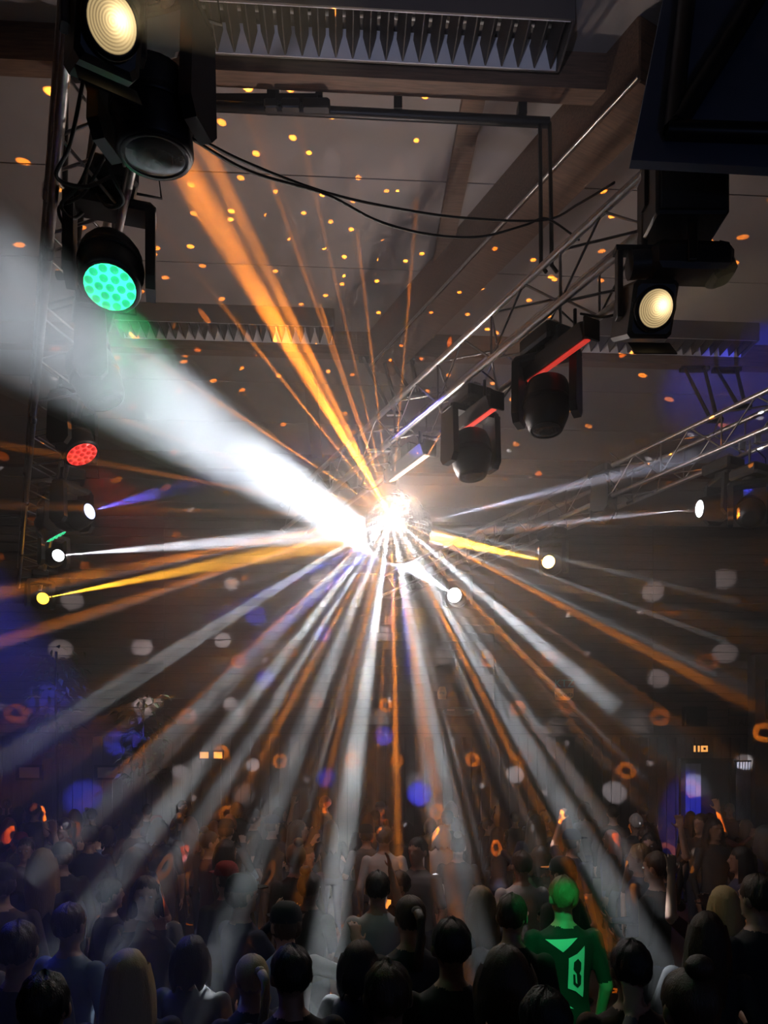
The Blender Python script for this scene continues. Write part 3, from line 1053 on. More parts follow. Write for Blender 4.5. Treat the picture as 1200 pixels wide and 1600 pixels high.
def make_body(name, arms, slim=1.0, sleeve='short', turn=0.0):
    """arms: for each side (shoulder, elbow, wrist, finger direction). Faces -Y. One fused surface."""
    mb = MB()
    bones = []      # (p0, r0, p1, r1, material)

    def bone(p0, r0, p1, r1, m, draw=True):
        if draw:
            capsule(mb, p0, r0, p1, r1)
        bones.append((V(p0), r0, V(p1), r1, m))
    # torso loft
    secs = [(.84, .150, .105, 0), (.93, .168, .118, .005), (1.04, .146 * slim, .102, 0), (1.16, .150 * slim, .105, -.002), (1.28, .170 * slim, .116, -.004),
            (1.37, .182 * slim, .112, .0), (1.425, .165 * slim, .095, .005), (1.46, .105, .075, .01), (1.50, .058, .058, .012)]
    vs, fs = [], []
    N = 20
    for z, rx, ry, yo in secs:
        for i in range(N):
            a = 2 * PI * i / N
            vs.append((rx * math.cos(a), ry * math.sin(a) + yo, z))
    for k in range(len(secs) - 1):
        for i in range(N):
            j = (i + 1) % N
            fs.append((k * N + i, k * N + j, k * N + N + j, k * N + N + i))
    fs.append(tuple(range(N - 1, -1, -1)))
    fs.append(tuple(range((len(secs) - 1) * N, len(secs) * N)))
    mb.add(vs, fs, True)
    bone((-.06, 0, .98), .10, (-.07, 0, 1.40), .10, SH, False)
    bone((.06, 0, .98), .10, (.07, 0, 1.40), .10, SH, False)
    bone((-.06, 0, .80), .11, (.06, 0, .88), .11, TR, False)
    # neck and head
    bone((0, .015, 1.46), .056, (0, .002, 1.56), .052, SK)
    mb.ell((0, .006, 1.655), (.077, .096, .100), None, 18, 12)
    mb.ell((0, -.018, 1.60), (.060, .072, .085), None, 16, 10)
    mb.ell((0, -.098, 1.628), (.012, .018, .024), None, 8, 6)      # nose
    mb.ell((0, -.076, 1.668), (.052, .020, .012), None, 10, 6)     # brow
    mb.ell((0, -.083, 1.585), (.024, .012, .010), None, 10, 6)     # mouth
    mb.ell((0, -.074, 1.545), (.026, .020, .020), None, 10, 6)     # chin
    for s in (-1, 1):
        mb.ell((s * .080, .012, 1.632), (.012, .020, .033), Matrix.Rotation(s * .25, 3, 'Z'), 8, 6)
        bone((s * .078, .012, 1.62), .02, (s * .082, .012, 1.65), .02, SK, False)
    bone((0, -.01, 1.60), .07, (0, .005, 1.66), .085, SK, False)
    # legs
    for s in (-1, 1):
        hip, kn, an = (s * .088, 0, .90), (s * .098, -.012, .49), (s * .105, .012, .085)
        bone(hip, .092, kn, .058, TR)
        bone(kn, .056, an, .040, TR)
        mb.ell((s * .112, -.055, .042), (.045, .128, .042), None, 14, 8)
        bone((s * .11, .0, .04), .035, (s * .112, -.12, .035), .035, SO, False)
    # arms and hands
    for s, (el, wr, fd, palm) in zip((-1, 1), arms):
        shd = V((s * .178 * (.5 + .5 * slim), .004, 1.405))
        el, wr = V(el), V(wr)
        bone(shd, .056, el, .041, SH)
        if sleeve == 'short':
            mid = shd.lerp(el, .62)
            bone(mid, .044, el, .042, SK, False)
        bone(el, .040, wr, .027, SH if sleeve == 'long' else SK)
        fd = V(fd).normalized()
        palm = V(palm)
        sd = fd.cross(palm).normalized()        # across the knuckles
        palm = sd.cross(fd).normalized()
        pc = wr + fd * .045
        mb.ell(pc, (.042, .017, .052), Matrix((sd, palm, fd)).transposed(), 12, 8)
        bone(wr, .03, pc + fd * .05, .04, SK, False)
        for k, (off, ln) in enumerate(((-.031, .060), (-.0105, .075), (.0105, .080), (.031, .068))):
            b0 = wr + fd * .082 + sd * off
            dr_ = (fd + sd * off * 6).normalized()
            m1 = b0 + dr_ * ln * .5 + palm * .004
            m2 = m1 + (dr_ + palm * .55).normalized() * ln * .5
            capsule(mb, b0, .0095, m1, .0088)
            capsule(mb, m1, .0088, m2, .0078)
            bone(b0, .012, m2, .012, SK, False)
        th0 = wr + fd * .03 - sd * .036 * 1.0
        th1 = th0 + (fd * .6 - sd * .75 + palm * .3).normalized() * .036
        th2 = th1 + (fd * .9 - sd * .35 + palm * .3).normalized() * .032
        capsule(mb, th0, .012, th1, .0105)
        capsule(mb, th1, .0105, th2, .009)
        bone(th0, .014, th2, .012, SK, False)
    me = mb.mesh('tmp_body')
    ob = bpy.data.objects.new('tmp_body', me)
    C.objects.link(ob)
    rm = ob.modifiers.new('r', 'REMESH')
    rm.mode = 'VOXEL'
    rm.voxel_size = .0105
    sm = ob.modifiers.new('s', 'SMOOTH')
    sm.factor = .5
    sm.iterations = 3
    dg = bpy.context.evaluated_depsgraph_get()
    res = bpy.data.meshes.new_from_object(ob.evaluated_get(dg))
    bpy.data.objects.remove(ob)
    res.name = name
    # material by nearest limb
    idx = []
    for p in res.polygons:
        c = p.center
        best, bm2 = 9e9, 0
        for (a, ra, b, rb, m) in bones:
            ab = b - a
            u = max(0, min(1, (c - a).dot(ab) / ab.length_squared))
            d_ = (c - (a + ab * u)).length - (ra + (rb - ra) * u)
            if d_ < best:
                best, bm2 = d_, m
        if bm2 == SK and c.z < 1.475 and abs(c.x) < .14 and c.z > 1.3:
            bm2 = SH
        if bm2 == SH and c.z > 1.482 and abs(c.x) < .09:
            bm2 = SK
        if bm2 == SH and c.z < .93 and abs(c.x) < .17:
            bm2 = TR
        idx.append(bm2)
    for m in range(4):
        res.materials.append(None)
    res.polygons.foreach_set('material_index', idx)
    res.polygons.foreach_set('use_smooth', [True] * len(idx))
    return res


DOWN = [((-.25, .03, 1.12), (-.24, -.06, .88), (0, -.15, -1), (.9, 0, 0)), ((.25, .03, 1.12), (.24, -.06, .88), (0, -.15, -1), (-.9, 0, 0))]
BENT = [((-.27, .05, 1.15), (-.14, -.19, 1.22), (.6, -.4, .5), (.3, .5, .3)), ((.27, .05, 1.15), (.16, -.20, 1.20), (-.5, -.5, .5), (-.3, .5, .3))]
RAISE_R = [DOWN[0], ((.34, -.06, 1.56), (.30, -.12, 1.82), (-.1, -.15, 1), (0, -1, 0))]
PHONE = [((-.24, -.12, 1.20), (-.10, -.30, 1.42), (.15, -.2, 1), (.2, -1, -.1)), ((.24, -.12, 1.20), (.10, -.30, 1.42), (-.15, -.2, 1), (-.2, -1, -.1))]
BOTH_UP = [((-.36, -.04, 1.52), (-.36, -.10, 1.80), (.05, -.2, 1), (0, -1, 0)), ((.36, -.04, 1.52), (.33, -.12, 1.79), (.0, -.2, 1), (0, -1, 0))]
WIDE = [((-.40, .02, 1.30), (-.52, -.16, 1.44), (-.2, -.5, .8), (0, -.8, -.5)), ((.27, .04, 1.14), (.20, -.18, 1.10), (-.4, -.8, .2), (-.4, .3, .4))]
BODIES = {
    'down_l': make_body('body_arms_down', DOWN, 1.0, 'long'),
    'down_s': make_body('body_short_sleeves', DOWN, 1.04, 'short'),
    'bent': make_body('body_arms_bent', BENT, .92, 'short'),
    'raise': make_body('body_arm_raised', RAISE_R, .95, 'short'),
    'phone': make_body('body_holding_up', PHONE, .98, 'long'),
    'wide': make_body('body_dancing', WIDE, .9, 'long'),
}


def make_hair(kind):
    mb = MB()
    vs, fs = [], []
    N, K = 44, 24
    r = (.086, .105, .108)
    c = V((0, .012, 1.662))
    sd_ = {'short': 1, 'long': 2, 'bob': 3, 'tail': 4, 'bun': 5}[kind]
    amp = .016 if kind == 'short' else .007
    for k in range(K + 1):
        for i in range(N):
            a = 2 * PI * i / N
            # front of the head (-Y) gets a higher hairline, the nape a ragged low one
            front = max(0, -math.sin(a))
            rag = .03 * math.sin(i * 2.7) + .02 * math.sin(i * 5.1)
            lim = PI / 2 - PI * (.73 + rag - .36 * front ** .6) * k / K
            d_ = V((math.cos(lim) * math.cos(a), math.cos(lim) * math.sin(a), math.sin(lim)))
            q = 1 + amp / .1 * (noise.noise(V((math.cos(a) * 7, math.sin(a) * 7, lim * 1.6 + sd_ * 9))) * .8 + .25 * noise.noise(V((math.cos(a) * 19, math.sin(a) * 19, lim * 4)))) - .05 * (k / K) ** 3
            vs.append(c + V((r[0] * d_.x * q, r[1] * d_.y * q, r[2] * d_.z * q)))
    for k in range(K):
        for i in range(N):
            j = (i + 1) % N
            fs.append((k * N + i, k * N + N + i, k * N + N + j, k * N + j))
    mb.add(vs, fs, True)
    if kind in ('long', 'bob'):
        bot = 1.30 if kind == 'long' else 1.50
        vs, fs = [], []
        K2 = 10
        for sg in (0, 1):
            for k in range(K2 + 1):
                u = k / K2
                z = 1.70 + (bot - 1.70) * u
                for i in range(17):
                    a = -.35 + (PI + .7) * i / 16
                    rx = .090 + .020 * math.sin(u * PI) + .018 * u - (.012 if sg else 0)
                    ry = .105 + .014 * math.sin(u * PI) + .012 * u - (.012 if sg else 0)
                    wv = 1 + .06 * math.sin(i * 2.6 + k * .3) + .05 * noise.noise(V((i * .9, k * .35, 3)))
                    vs.append(V((rx * math.cos(a) * wv, .012 + ry * math.sin(a) * wv + .012 * u, z + .03 * math.sin(i * 1.9) * u)))
        S2 = (K2 + 1) * 17
        for k in range(K2):
            for i in range(16):
                a = k * 17 + i
                fs.append((a, a + 17, a + 18, a + 1))
                fs.append((S2 + a, S2 + a + 1, S2 + a + 18, S2 + a + 17))
        for i in range(16):
            fs.append((K2 * 17 + i, S2 + K2 * 17 + i, S2 + K2 * 17 + i + 1, K2 * 17 + i + 1))
        mb.add(vs, fs, True)
    if kind == 'tail':
        mb.ell((0, .115, 1.70), (.03, .03, .03), None, 10, 6)
        mb.path([(0, .13, 1.70), (0, .175, 1.67), (0, .185, 1.58), (.01, .17, 1.47), (.012, .16, 1.40)], .026, 8)
    if kind == 'bun':
        mb.ell((0, .06, 1.785), (.045, .045, .04), None, 12, 8)
    return mb.mesh('hair_' + kind)


def make_cap():
    mb = MB()
    mb.lathe([(.001, .105), (.045, .10), (.075, .075), (.088, .035), (.090, 0)], Matrix.Translation((0, .008, 1.672)) @ Matrix.Diagonal((1, 1.15, 1, 1)), 22, close=False)
    poly = [(-.07, -.08), (.07, -.08), (.06, -.15), (0, -.175), (-.06, -.15)]
    mb.prism(poly, .008, Matrix.Translation((0, 0, 1.675)))
    return mb.mesh('cap')


HAIR = {k: make_hair(k) for k in ('short', 'long', 'bob', 'tail', 'bun')}
HAIR['cap'] = make_cap()
M_skin = [mat('skin_light', (.36, .22, .16), .5), mat('skin_tan', (.26, .15, .10), .5), mat('skin_dark', (.16, .085, .055), .5)]
HC_ = {'black': (.012, .010, .009), 'brown': (.05, .028, .016), 'dark blond': (.22, .14, .06), 'blond': (.50, .36, .17), 'grey': (.22, .22, .22), 'red': (.18, .05, .02), 'white': (.75, .75, .75)}
M_hair = {k: mat('hair_' + k.replace(' ', '_'), c, .45, bump=.5, scale=40, stretch=(6, 6, .6)) for k, c in HC_.items()}
CC_ = {'black': (.012, .012, .013), 'charcoal': (.035, .035, .04), 'navy': (.018, .025, .07), 'grey': (.14, .14, .145), 'white': (.62, .62, .62), 'maroon': (.10, .015, .02), 'olive': (.05, .055, .03), 'brown': (.06, .035, .022), 'pale blue': (.22, .30, .42), 'red': (.25, .02, .02), 'green': (.03, .12, .05)}
M_cloth = {k: mat('cloth_' + k.replace(' ', '_'), tuple(v * .7 for v in c), .85, bump=.15, scale=25) for k, c in CC_.items()}
M_jean = mat('denim', (.025, .035, .07), .85)
M_shoe = mat('shoe_leather', (.02, .018, .016), .5)
M_eye = mat('eye_white', (.5, .5, .5), .2)
EYE = MB().ell((-.030, -.083, 1.640), (.012, .009, .008), None, 8, 6).ell((.030, -.083, 1.640), (.012, .009, .008), None, 8, 6).mesh('eyes', M_eye)
PHONE_ME = MB().box((0, -.38, 1.52), (.075, .012, .15), None, .004).mesh('phone', mat('phone_case', (.015, .015, .02), .3))


def person(x, y, h, rz, body, hair, hcol, shirt, skin, label, group='dancing crowd', eyes=False):
    o = bpy.data.objects.new('person', BODIES[body])
    C.objects.link(o)
    s = h / 1.762
    o.location = (x, y, 0)
    o.rotation_euler = (0, 0, rz)
    o.scale = (s, s, s)
    for i, m in enumerate((M_skin[skin], M_cloth[shirt], M_jean, M_shoe)):
        o.material_slots[i].link = 'OBJECT'
        o.material_slots[i].material = m
    tag(o, label, 'person', group)
    if hair:
        hh = link('cap' if hair == 'cap' else 'hair', HAIR[hair], o)
        if len(hh.data.materials) == 0:
            hh.data.materials.append(None)
        hh.material_slots[0].link = 'OBJECT'
        hh.material_slots[0].material = M_cloth[hcol] if hair == 'cap' else M_hair[hcol]
        if hair == 'cap':
            h2 = link('hair', HAIR['short'], o)
            h2.material_slots[0].link = 'OBJECT'
            h2.material_slots[0].material = M_hair['brown']
            h2.scale = (.99, .99, .99)
    if eyes:
        link('eyes', EYE, o)
    return o


for k in HAIR:
    HAIR[k].materials.append(None)

PLACED = []


def put(px, top_py, h, rz, body, hair, hcol, shirt, skin, label, eyes=False):
    """stand a person so that the crown shows at a pixel; h is the body height"""
    Y = (ZC - h) * FOC / (top_py - HOR)
    x = (px - 600) / FOC * Y
    for a, b in PLACED:
        if (a - x) ** 2 + (b - Y) ** 2 < .42 ** 2:
            print('CLOSE', px, top_py, round(math.hypot(a - x, b - Y), 2), round(a / b * FOC + 600))
    PLACED.append((x, Y))
    return person(x, Y, h, rz, body, hair, hcol, shirt, skin, label, 'dancing crowd', eyes)


AW = PI      # facing away from the camera
gman = put(880, 1370, 1.80, AW + .1, 'down_s', 'short', 'dark blond', 'black', 0, 'short-haired man in a black shirt with a pale angular print, lit green from behind')
put(455, 1478, 1.74, AW + .3, 'down_l', 'short', 'black', 'black', 0, 'round dark head near the bottom edge between the white beams, short black hair')
put(606, 1503, 1.78, AW, 'down_l', 'short', 'brown', 'charcoal', 1, 'dark head lowest at the middle of the bottom edge')
put(563, 1470, 1.62, AW - .4, 'bent', 'bob', 'black', 'charcoal', 0, 'bob-haired dark head just behind the lowest middle head')
put(200, 1484, 1.70, AW + .25, 'down_l', 'long', 'blond', 'charcoal', 0, 'long blond haired woman near the bottom edge, in front of the blue haze')
put(300, 1462, 1.60, AW - .2, 'down_l', 'bob', 'brown', 'grey', 0, 'brown bob-haired person in a grey top beside the long blond haired woman')
put(392, 1492, 1.58, AW + .6, 'bent', 'tail', 'blond', 'charcoal', 0, 'blond person with a ponytail between the blond woman and the round dark head')
put(705, 1436, 1.80, AW + .1, 'down_l', 'short', 'black', 'charcoal', 0, 'tall dark man in charcoal left of the orange stripe near the bottom')
put(800, 1398, 1.76, AW - .35, 'down_l', 'short', 'brown', 'black', 0, 'dark man in black standing left of the green lit man')
put(790, 1478, 1.80, AW, 'wide', 'bob', 'brown', 'grey', 0, 'person in a grey top dancing in front of the man in black')
put(850, 1545, 1.75, AW + .2, 'down_l', 'short', 'black', 'black', 0, 'black haired head at the bottom edge under the green lit man')
put(1182, 1368, 1.86, AW + .35, 'down_l', 'short', 'brown', 'charcoal', 0, 'tall man in a charcoal jacket at the right edge of the picture')
put(985, 1470, 1.74, AW, 'down_l', 'short', 'black', 'brown', 1, 'dark haired man in a brown top near the bottom right')
put(1105, 1425, 1.72, AW - .5, 'bent', 'long', 'brown', 'charcoal', 0, 'long brown haired woman left of the tall man in the charcoal jacket')
put(1075, 1515, 1.82, AW + .2, 'down_l', 'bun', 'brown', 'black', 0, 'person with a hair bun at the bottom right corner')
put(70, 1520, 1.76, AW + .2, 'down_l', 'short', 'black', 'navy', 0, 'dark head in the blue haze at the bottom left corner')
put(30, 1440, 1.78, AW, 'down_l', 'short', 'brown', 'navy', 0, 'man in navy at the left edge inside the blue haze')
put(110, 1412, 1.72, AW - .3, 'bent', 'short', 'brown', 'pale blue', 0, 'person in a pale blue shirt dancing in the blue haze')
put(446, 1412, 1.72, AW + .5, 'wide', 'cap', 'charcoal', 'white', 0, 'person in a white top and dark cap whose shoulders catch green light')
put(590, 1362, 1.74, AW, 'bent', 'short', 'black', 'white', 0, 'person in a white top with a speck of green light, mid crowd')
put(640, 1400, 1.76, AW + .3, 'down_l', 'tail', 'brown', 'charcoal', 0, 'person with a brown ponytail in the middle below the orange beam')
put(815, 1330, 1.74, AW + .2, 'down_s', 'short', 'brown', 'white', 0, 'person in a white shirt tinted green behind the green lit man')
put(845, 1322, 1.70, AW - .5, 'bent', 'bob', 'brown', 'green', 0, 'bob-haired person in green next to the white shirt behind the green lit man')
put(750, 1385, 1.66, AW + .5, 'wide', 'long', 'dark blond', 'grey', 0, 'dark blond long haired woman right of the bright white beam')
put(228, 1370, 1.74, .3, 'phone', 'long', 'brown', 'grey', 0, 'long haired woman turned to the camera with both hands up at the left', True)
put(140, 1290, 1.80, AW + .4, 'phone', 'short', 'black', 'navy', 0, 'tall man in navy holding both hands up in the blue haze')
put(600, 1291, 1.80, AW, 'down_l', 'short', 'brown', 'white', 0, 'man in a white top just right of the upright orange beam')
put(993, 1272, 1.78, AW + .2, 'down_l', 'short', 'white', 'charcoal', 0, 'white haired head catching a bright spot left of the double door')
put(958, 1258, 1.84, AW - .2, 'down_l', 'short', 'black', 'black', 0, 'tall dark head beside the white haired head')
put(1010, 1292, 1.74, 0.2, 'down_l', 'short', 'brown', 'grey', 0, 'man facing the camera below the white haired head', True)
put(1130, 1385, 1.70, AW + .2, 'raise', 'long', 'blond', 'maroon', 0, 'blond woman in maroon with one arm raised near the right edge')
put(690, 1290, 1.72, AW, 'bent', 'bob', 'grey', 'white', 0, 'grey haired person in white where the bright beam ends')
put(40, 1310, 1.72, .2, 'raise', 'short', 'black', 'charcoal', 0, 'person with one arm raised at the left edge of the crowd', True)

styles_b = ['down_l', 'down_l', 'down_s', 'bent', 'bent', 'wide', 'down_l', 'down_l', 'bent', 'raise', 'phone']
styles_h = ['short', 'short', 'short', 'long', 'bob', 'tail', 'bun', 'cap', 'long']
hcols = ['black', 'brown', 'brown', 'dark blond', 'black', 'black', 'red']
shirts = ['black', 'charcoal', 'navy', 'charcoal', 'black', 'maroon', 'olive', 'brown', 'navy', 'grey', 'black', 'charcoal']
rnd = random.Random(21)
cnt = 0
tries = 0
zone_lbl = {(0, 0): 'nearer crowd at left', (0, 1): 'nearer crowd below the ball', (0, 2): 'nearer crowd at right',
            (1, 0): 'far crowd at left', (1, 1): 'far crowd below the ball', (1, 2): 'far crowd by the door'}
hair_lbl = {'short': 'short %s hair', 'long': 'long %s hair', 'bob': '%s bob', 'tail': '%s ponytail', 'bun': '%s hair bun', 'cap': '%s cap'}
pose_lbl = {'down_l': 'arms down', 'down_s': 'sleeves short', 'bent': 'arms bent', 'wide': 'elbow out', 'phone': 'hands up', 'raise': 'one arm raised'}
while cnt < 105 and tries < 8000:
    tries += 1
    Y = math.sqrt(rnd.uniform(3.9 ** 2, 13.6 ** 2))
    x = rnd.uniform(-.56, .56) * Y
    dmin = .50 + .028 * Y
    if any((x - a) ** 2 + (Y - b) ** 2 < dmin ** 2 for a, b in PLACED):
        continue
    # keep the crowd clear in front of the people singled out above
    PLACED.append((x, Y))
    cnt += 1
    px = x / Y * FOC + 600
    zone = (0 if Y < 8 else 1, 0 if px < 400 else (1 if px < 800 else 2))
    hs = rnd.choice(styles_h)
    hcl = rnd.choice(['black', 'charcoal', 'red', 'navy']) if hs == 'cap' else rnd.choice(hcols)
    bd_ = rnd.choice(styles_b)
    face = AW + rnd.gauss(0, .7) if rnd.random() < .8 else rnd.uniform(0, 2 * PI)
    shc = rnd.choice(shirts)
    lb = '%s top, %s, %s, %s' % (shc, hair_lbl[hs] % hcl, pose_lbl[bd_], zone_lbl[zone])
    person(x, Y, rnd.uniform(1.58, 1.86), face, bd_, hs, hcl, shc, rnd.choice((0, 0, 0, 1, 2)), 'dancer in ' + lb, 'dancing crowd', rnd.random() < .3)

# print on the back of the green lit man's shirt (snapped to his back)
bme = BODIES['down_s']
bvh = BVHTree.FromPolygons([v.co for v in bme.vertices], [p.vertices for p in bme.polygons])


def print_shape(polys, name):
    bm = bmesh.new()
    for poly in polys:
        vsb = [bm.verts.new((x, .4, z)) for x, z in poly]
        bm.faces.new(vsb)
    bmesh.ops.triangulate(bm, faces=bm.faces[:])
    for _ in range(3):
        bmesh.ops.subdivide_edges(bm, edges=[e for e in bm.edges if e.calc_length() > .03], cuts=1, use_grid_fill=False)
        bmesh.ops.triangulate(bm, faces=bm.faces[:])
    for v in bm.verts:
        hit = bvh.ray_cast(v.co, V((0, -1, 0)))
        if hit[0] is not None:
            v.co.y = hit[0].y + .006
    me = bpy.data.meshes.new(name)
    bm.to_mesh(me)
    bm.free()
    me.materials.append(mat('shirt_print', (.65, .65, .65), .7))
    return link(name, me, gman)


# local x is mirrored when seen from behind a person who faces away: picture right = local -x
def PX(x):
    return -x


def crop(pts):
    return [(PX((x - 410) * .00062), 1.50 - (y_ - 560) * .00058) for x, y_ in pts]


panel = [(558, 768), (480, 840), (398, 882), (436, 950), (446, 1050), (436, 1145), (394, 1182), (470, 1215), (548, 1285), (556, 1200), (552, 1000)]
print_shape([crop([(195, 706), (490, 688), (420, 740), (345, 822), (275, 745)]), crop(panel), crop([(385, 1318), (372, 1370), (450, 1386), (405, 1352)])], 'shirt_print')['label'] = 'pale angular print on the back of the shirt'
S_ = [(487, 888), (520, 930), (520, 1000), (497, 1008), (492, 960), (483, 925), (466, 950), (470, 988), (524, 1066), (524, 1150), (490, 1182), (446, 1142), (440, 1040), (462, 1046), (468, 1128), (489, 1146), (500, 1110), (494, 1064), (442, 992), (446, 922)]
o = print_shape([crop(S_)], 'shirt_emblem')
o['label'] = 'dark angular S-shaped emblem on the pale print'
o.data.materials.clear()
o.data.materials.append(M_cloth['black'])
for v in o.data.vertices:
    v.co.y += .003

# ------------------------------------------------------------------ haze and light
def haze_material(name, dens, contrast=1.0, scale=2.6, g=.25):
    m = bpy.data.materials.new(name)
    m.use_nodes = True
    nt = m.node_tree
    nt.nodes.clear()
    n = NT(nt)
    o = n.new('ShaderNodeOutputMaterial')
    v = n.new('ShaderNodeVolumeScatter')
    v.inputs['Anisotropy'].default_value = g
    n.link(v.outputs[0], o.inputs['Volume'])
    if contrast <= 0:
        v.inputs['Density'].default_value = dens
        return m
    ge = n.new('ShaderNodeNewGeometry')
    tx = n.new('ShaderNodeTexNoise')
    tx.inputs['Scale'].default_value = scale
    tx.inputs['Detail'].default_value = 4
    tx.inputs['Distortion'].default_value = .6
    n.link(ge.outputs['Position'], tx.inputs['Vector'])
    mr = n.new('ShaderNodeMapRange')
    mr.inputs[1].default_value = .32
    mr.inputs[2].default_value = .68
    mr.inputs[3].default_value = dens * (1 - .85 * contrast)
    mr.inputs[4].default_value = dens * (1 + .85 * contrast)
    n.link(tx.outputs['Fac'], mr.inputs[0])
    n.link(mr.outputs[0], v.inputs['Density'])
    return m


M_haze = haze_material('haze_smoke', .26, .85)
def haze_puff(name, dens, centre, radius, low, g=.25):
    """smoke that is thickest round a point of the hall"""
    m = haze_material(name, dens, .7, 2.2, g)
    n = NT(m.node_tree)
    v = [x for x in m.node_tree.nodes if x.type == 'VOLUME_SCATTER'][0]
    src = v.inputs['Density'].links[0].from_socket
    ge = [x for x in m.node_tree.nodes if x.type == 'NEW_GEOMETRY'][0]
    ds = n.new('ShaderNodeVectorMath', operation='DISTANCE')
    ds.inputs[1].default_value = centre
    n.link(ge.outputs['Position'], ds.inputs[0])
    q = n.math('DIVIDE', ds.outputs['Value'], radius)
    fo = n.math('ADD', low, n.math('POWER', 2.718, n.math('MULTIPLY', n.math('MULTIPLY', q, q), -1.0)))
    n.link(n.math('MULTIPLY', src, fo), v.inputs['Density'])
    return m


M_hazef = haze_puff('haze_forward', .65, at(20, 490, 3.2), 3.0, .10, .0)
M_hazeb = haze_puff('haze_by_ball', 1.1, BALL, 1.5, .14)
M_haze0 = haze_material('haze_even', .40, .5, 2.0)
M_hazet = haze_material('haze_thin', .10, .7, 1.4)


def cone_mesh(name, p0, d, L, r0, r1, m, n=14):
    d = V(d).normalized()
    q = d.to_track_quat('Z', 'Y')
    vs, fs = [], []
    for z, r in ((0, r0), (L, r1)):
        for i in range(n):
            a = 2 * PI * i / n
            vs.append(q @ V((r * math.cos(a), r * math.sin(a), z)))
    for i in range(n):
        j = (i + 1) % n
        fs.append((i, j, n + j, n + i))
    fs.append(tuple(range(n - 1, -1, -1)))
    fs.append(tuple(range(n, 2 * n)))
    return MB().add(vs, fs).build(name, m, None, p0)


def beam(p0, end, half, col, power, label, group=None, m=None, blend=1.0, stop=None, skip=.02):
    p0, end = V(p0), V(end)
    d = (end - p0)
    L = d.length if stop is None else stop
    d.normalize()
    h = rad(half)
    spot('beam_light', p0, d, col, power, h, blend)
    tn = math.tan(h) * 1.06
    s0 = skip
    o = cone_mesh('light_beam', p0 + d * s0, d, L - s0, max(.004, s0 * tn), L * tn, m or M_haze)
    return tag(o, label, 'light beam', group, 'thing')


def ball_origin(end):
    d = (V(end) - BALL).normalized()
    if d.y < -.12:
        k = min(1, (-d.y - .12) / .25)
        o = (BALL + d * (BALL_R + .03)).lerp(FRONT, k)
        # stay outside the glass
        r = o - BALL
        if r.length < BALL_R + .02:
            o = BALL + r.normalized() * (BALL_R + .02)
        return o
    return BALL + d * (BALL_R + .03)


# --- white beams thrown by the ball towards the floor and the camera: (px, py, Y, half angle, power)
PWW = 10500
wl = [
    (40, 1165, 4.4, 1.5, .55, 'faint white beam from the mirror ball towards the left edge'),
    (90, 1330, 4.6, 1.5, .7, 'white beam falling left over the leafy tree'),
    (95, 1480, 4.3, 1.7, .9, 'white beam falling left into the blue haze'),
    (215, 1440, 4.3, 1.3, .9, 'white beam falling left above the blond woman'),
    (310, 1570, 3.7, 1.4, .9, 'white beam falling left of the round dark head'),
    (395, 1300, 4.8, 1.2, .6, 'pale beam falling between the left beams below the ball'),
    (500, 1550, 3.7, 1.7, 1.5, 'strong white beam falling just left of the middle'),
    (692, 1370, 4.9, 1.2, 1.4, 'strong thin white beam falling just right of the middle'),
    (768, 1580, 3.6, 1.5, 1.0, 'white beam reaching the bottom edge right of the orange stripe'),
    (1010, 1380, 4.8, 1.3, 1.0, 'white beam falling right towards the white haired head'),
    (1075, 1590, 3.7, 1.6, .9, 'white beam reaching the bottom edge at the right'),
    (935, 1085, 5.1, 1.7, 1.1, 'smoky white beam ending by the yellow rounded sign'),
    (840, 1350, 5.0, .9, .4, 'thin white beam falling towards the green lit man'),
    (1130, 1060, 5.0, 1.1, .35, 'faint warm beam crossing the far wall to the right'),
]
for px, py, Y, hf, k, lb in wl:
    e = at(px, py, Y)
    o_ = ball_origin(e)
    beam(o_, o_ + (e - o_) * 1.06, hf, WHITE, PWW * k * (hf / 1.5) ** 2, lb, 'white beams from the mirror ball')
# --- fine fan of rays
rnd = random.Random(3)
for k in range(22):
    a = rad(-172 + 164 * (k + rnd.uniform(.1, .9)) / 22)
    px, py = 606 + 560 * math.cos(a), 828 - 560 * math.sin(a) * 1.0
    Y = rnd.uniform(4.2, 5.6)
    e = at(px, py, Y)
    o_ = ball_origin(e)
    beam(o_, e, rnd.uniform(.32, .6), WHITE if rnd.random() < .86 else ORANGE, rnd.uniform(3500, 11000), 'fine ray in the fan below the mirror ball', 'fine rays below the mirror ball', M_haze0)

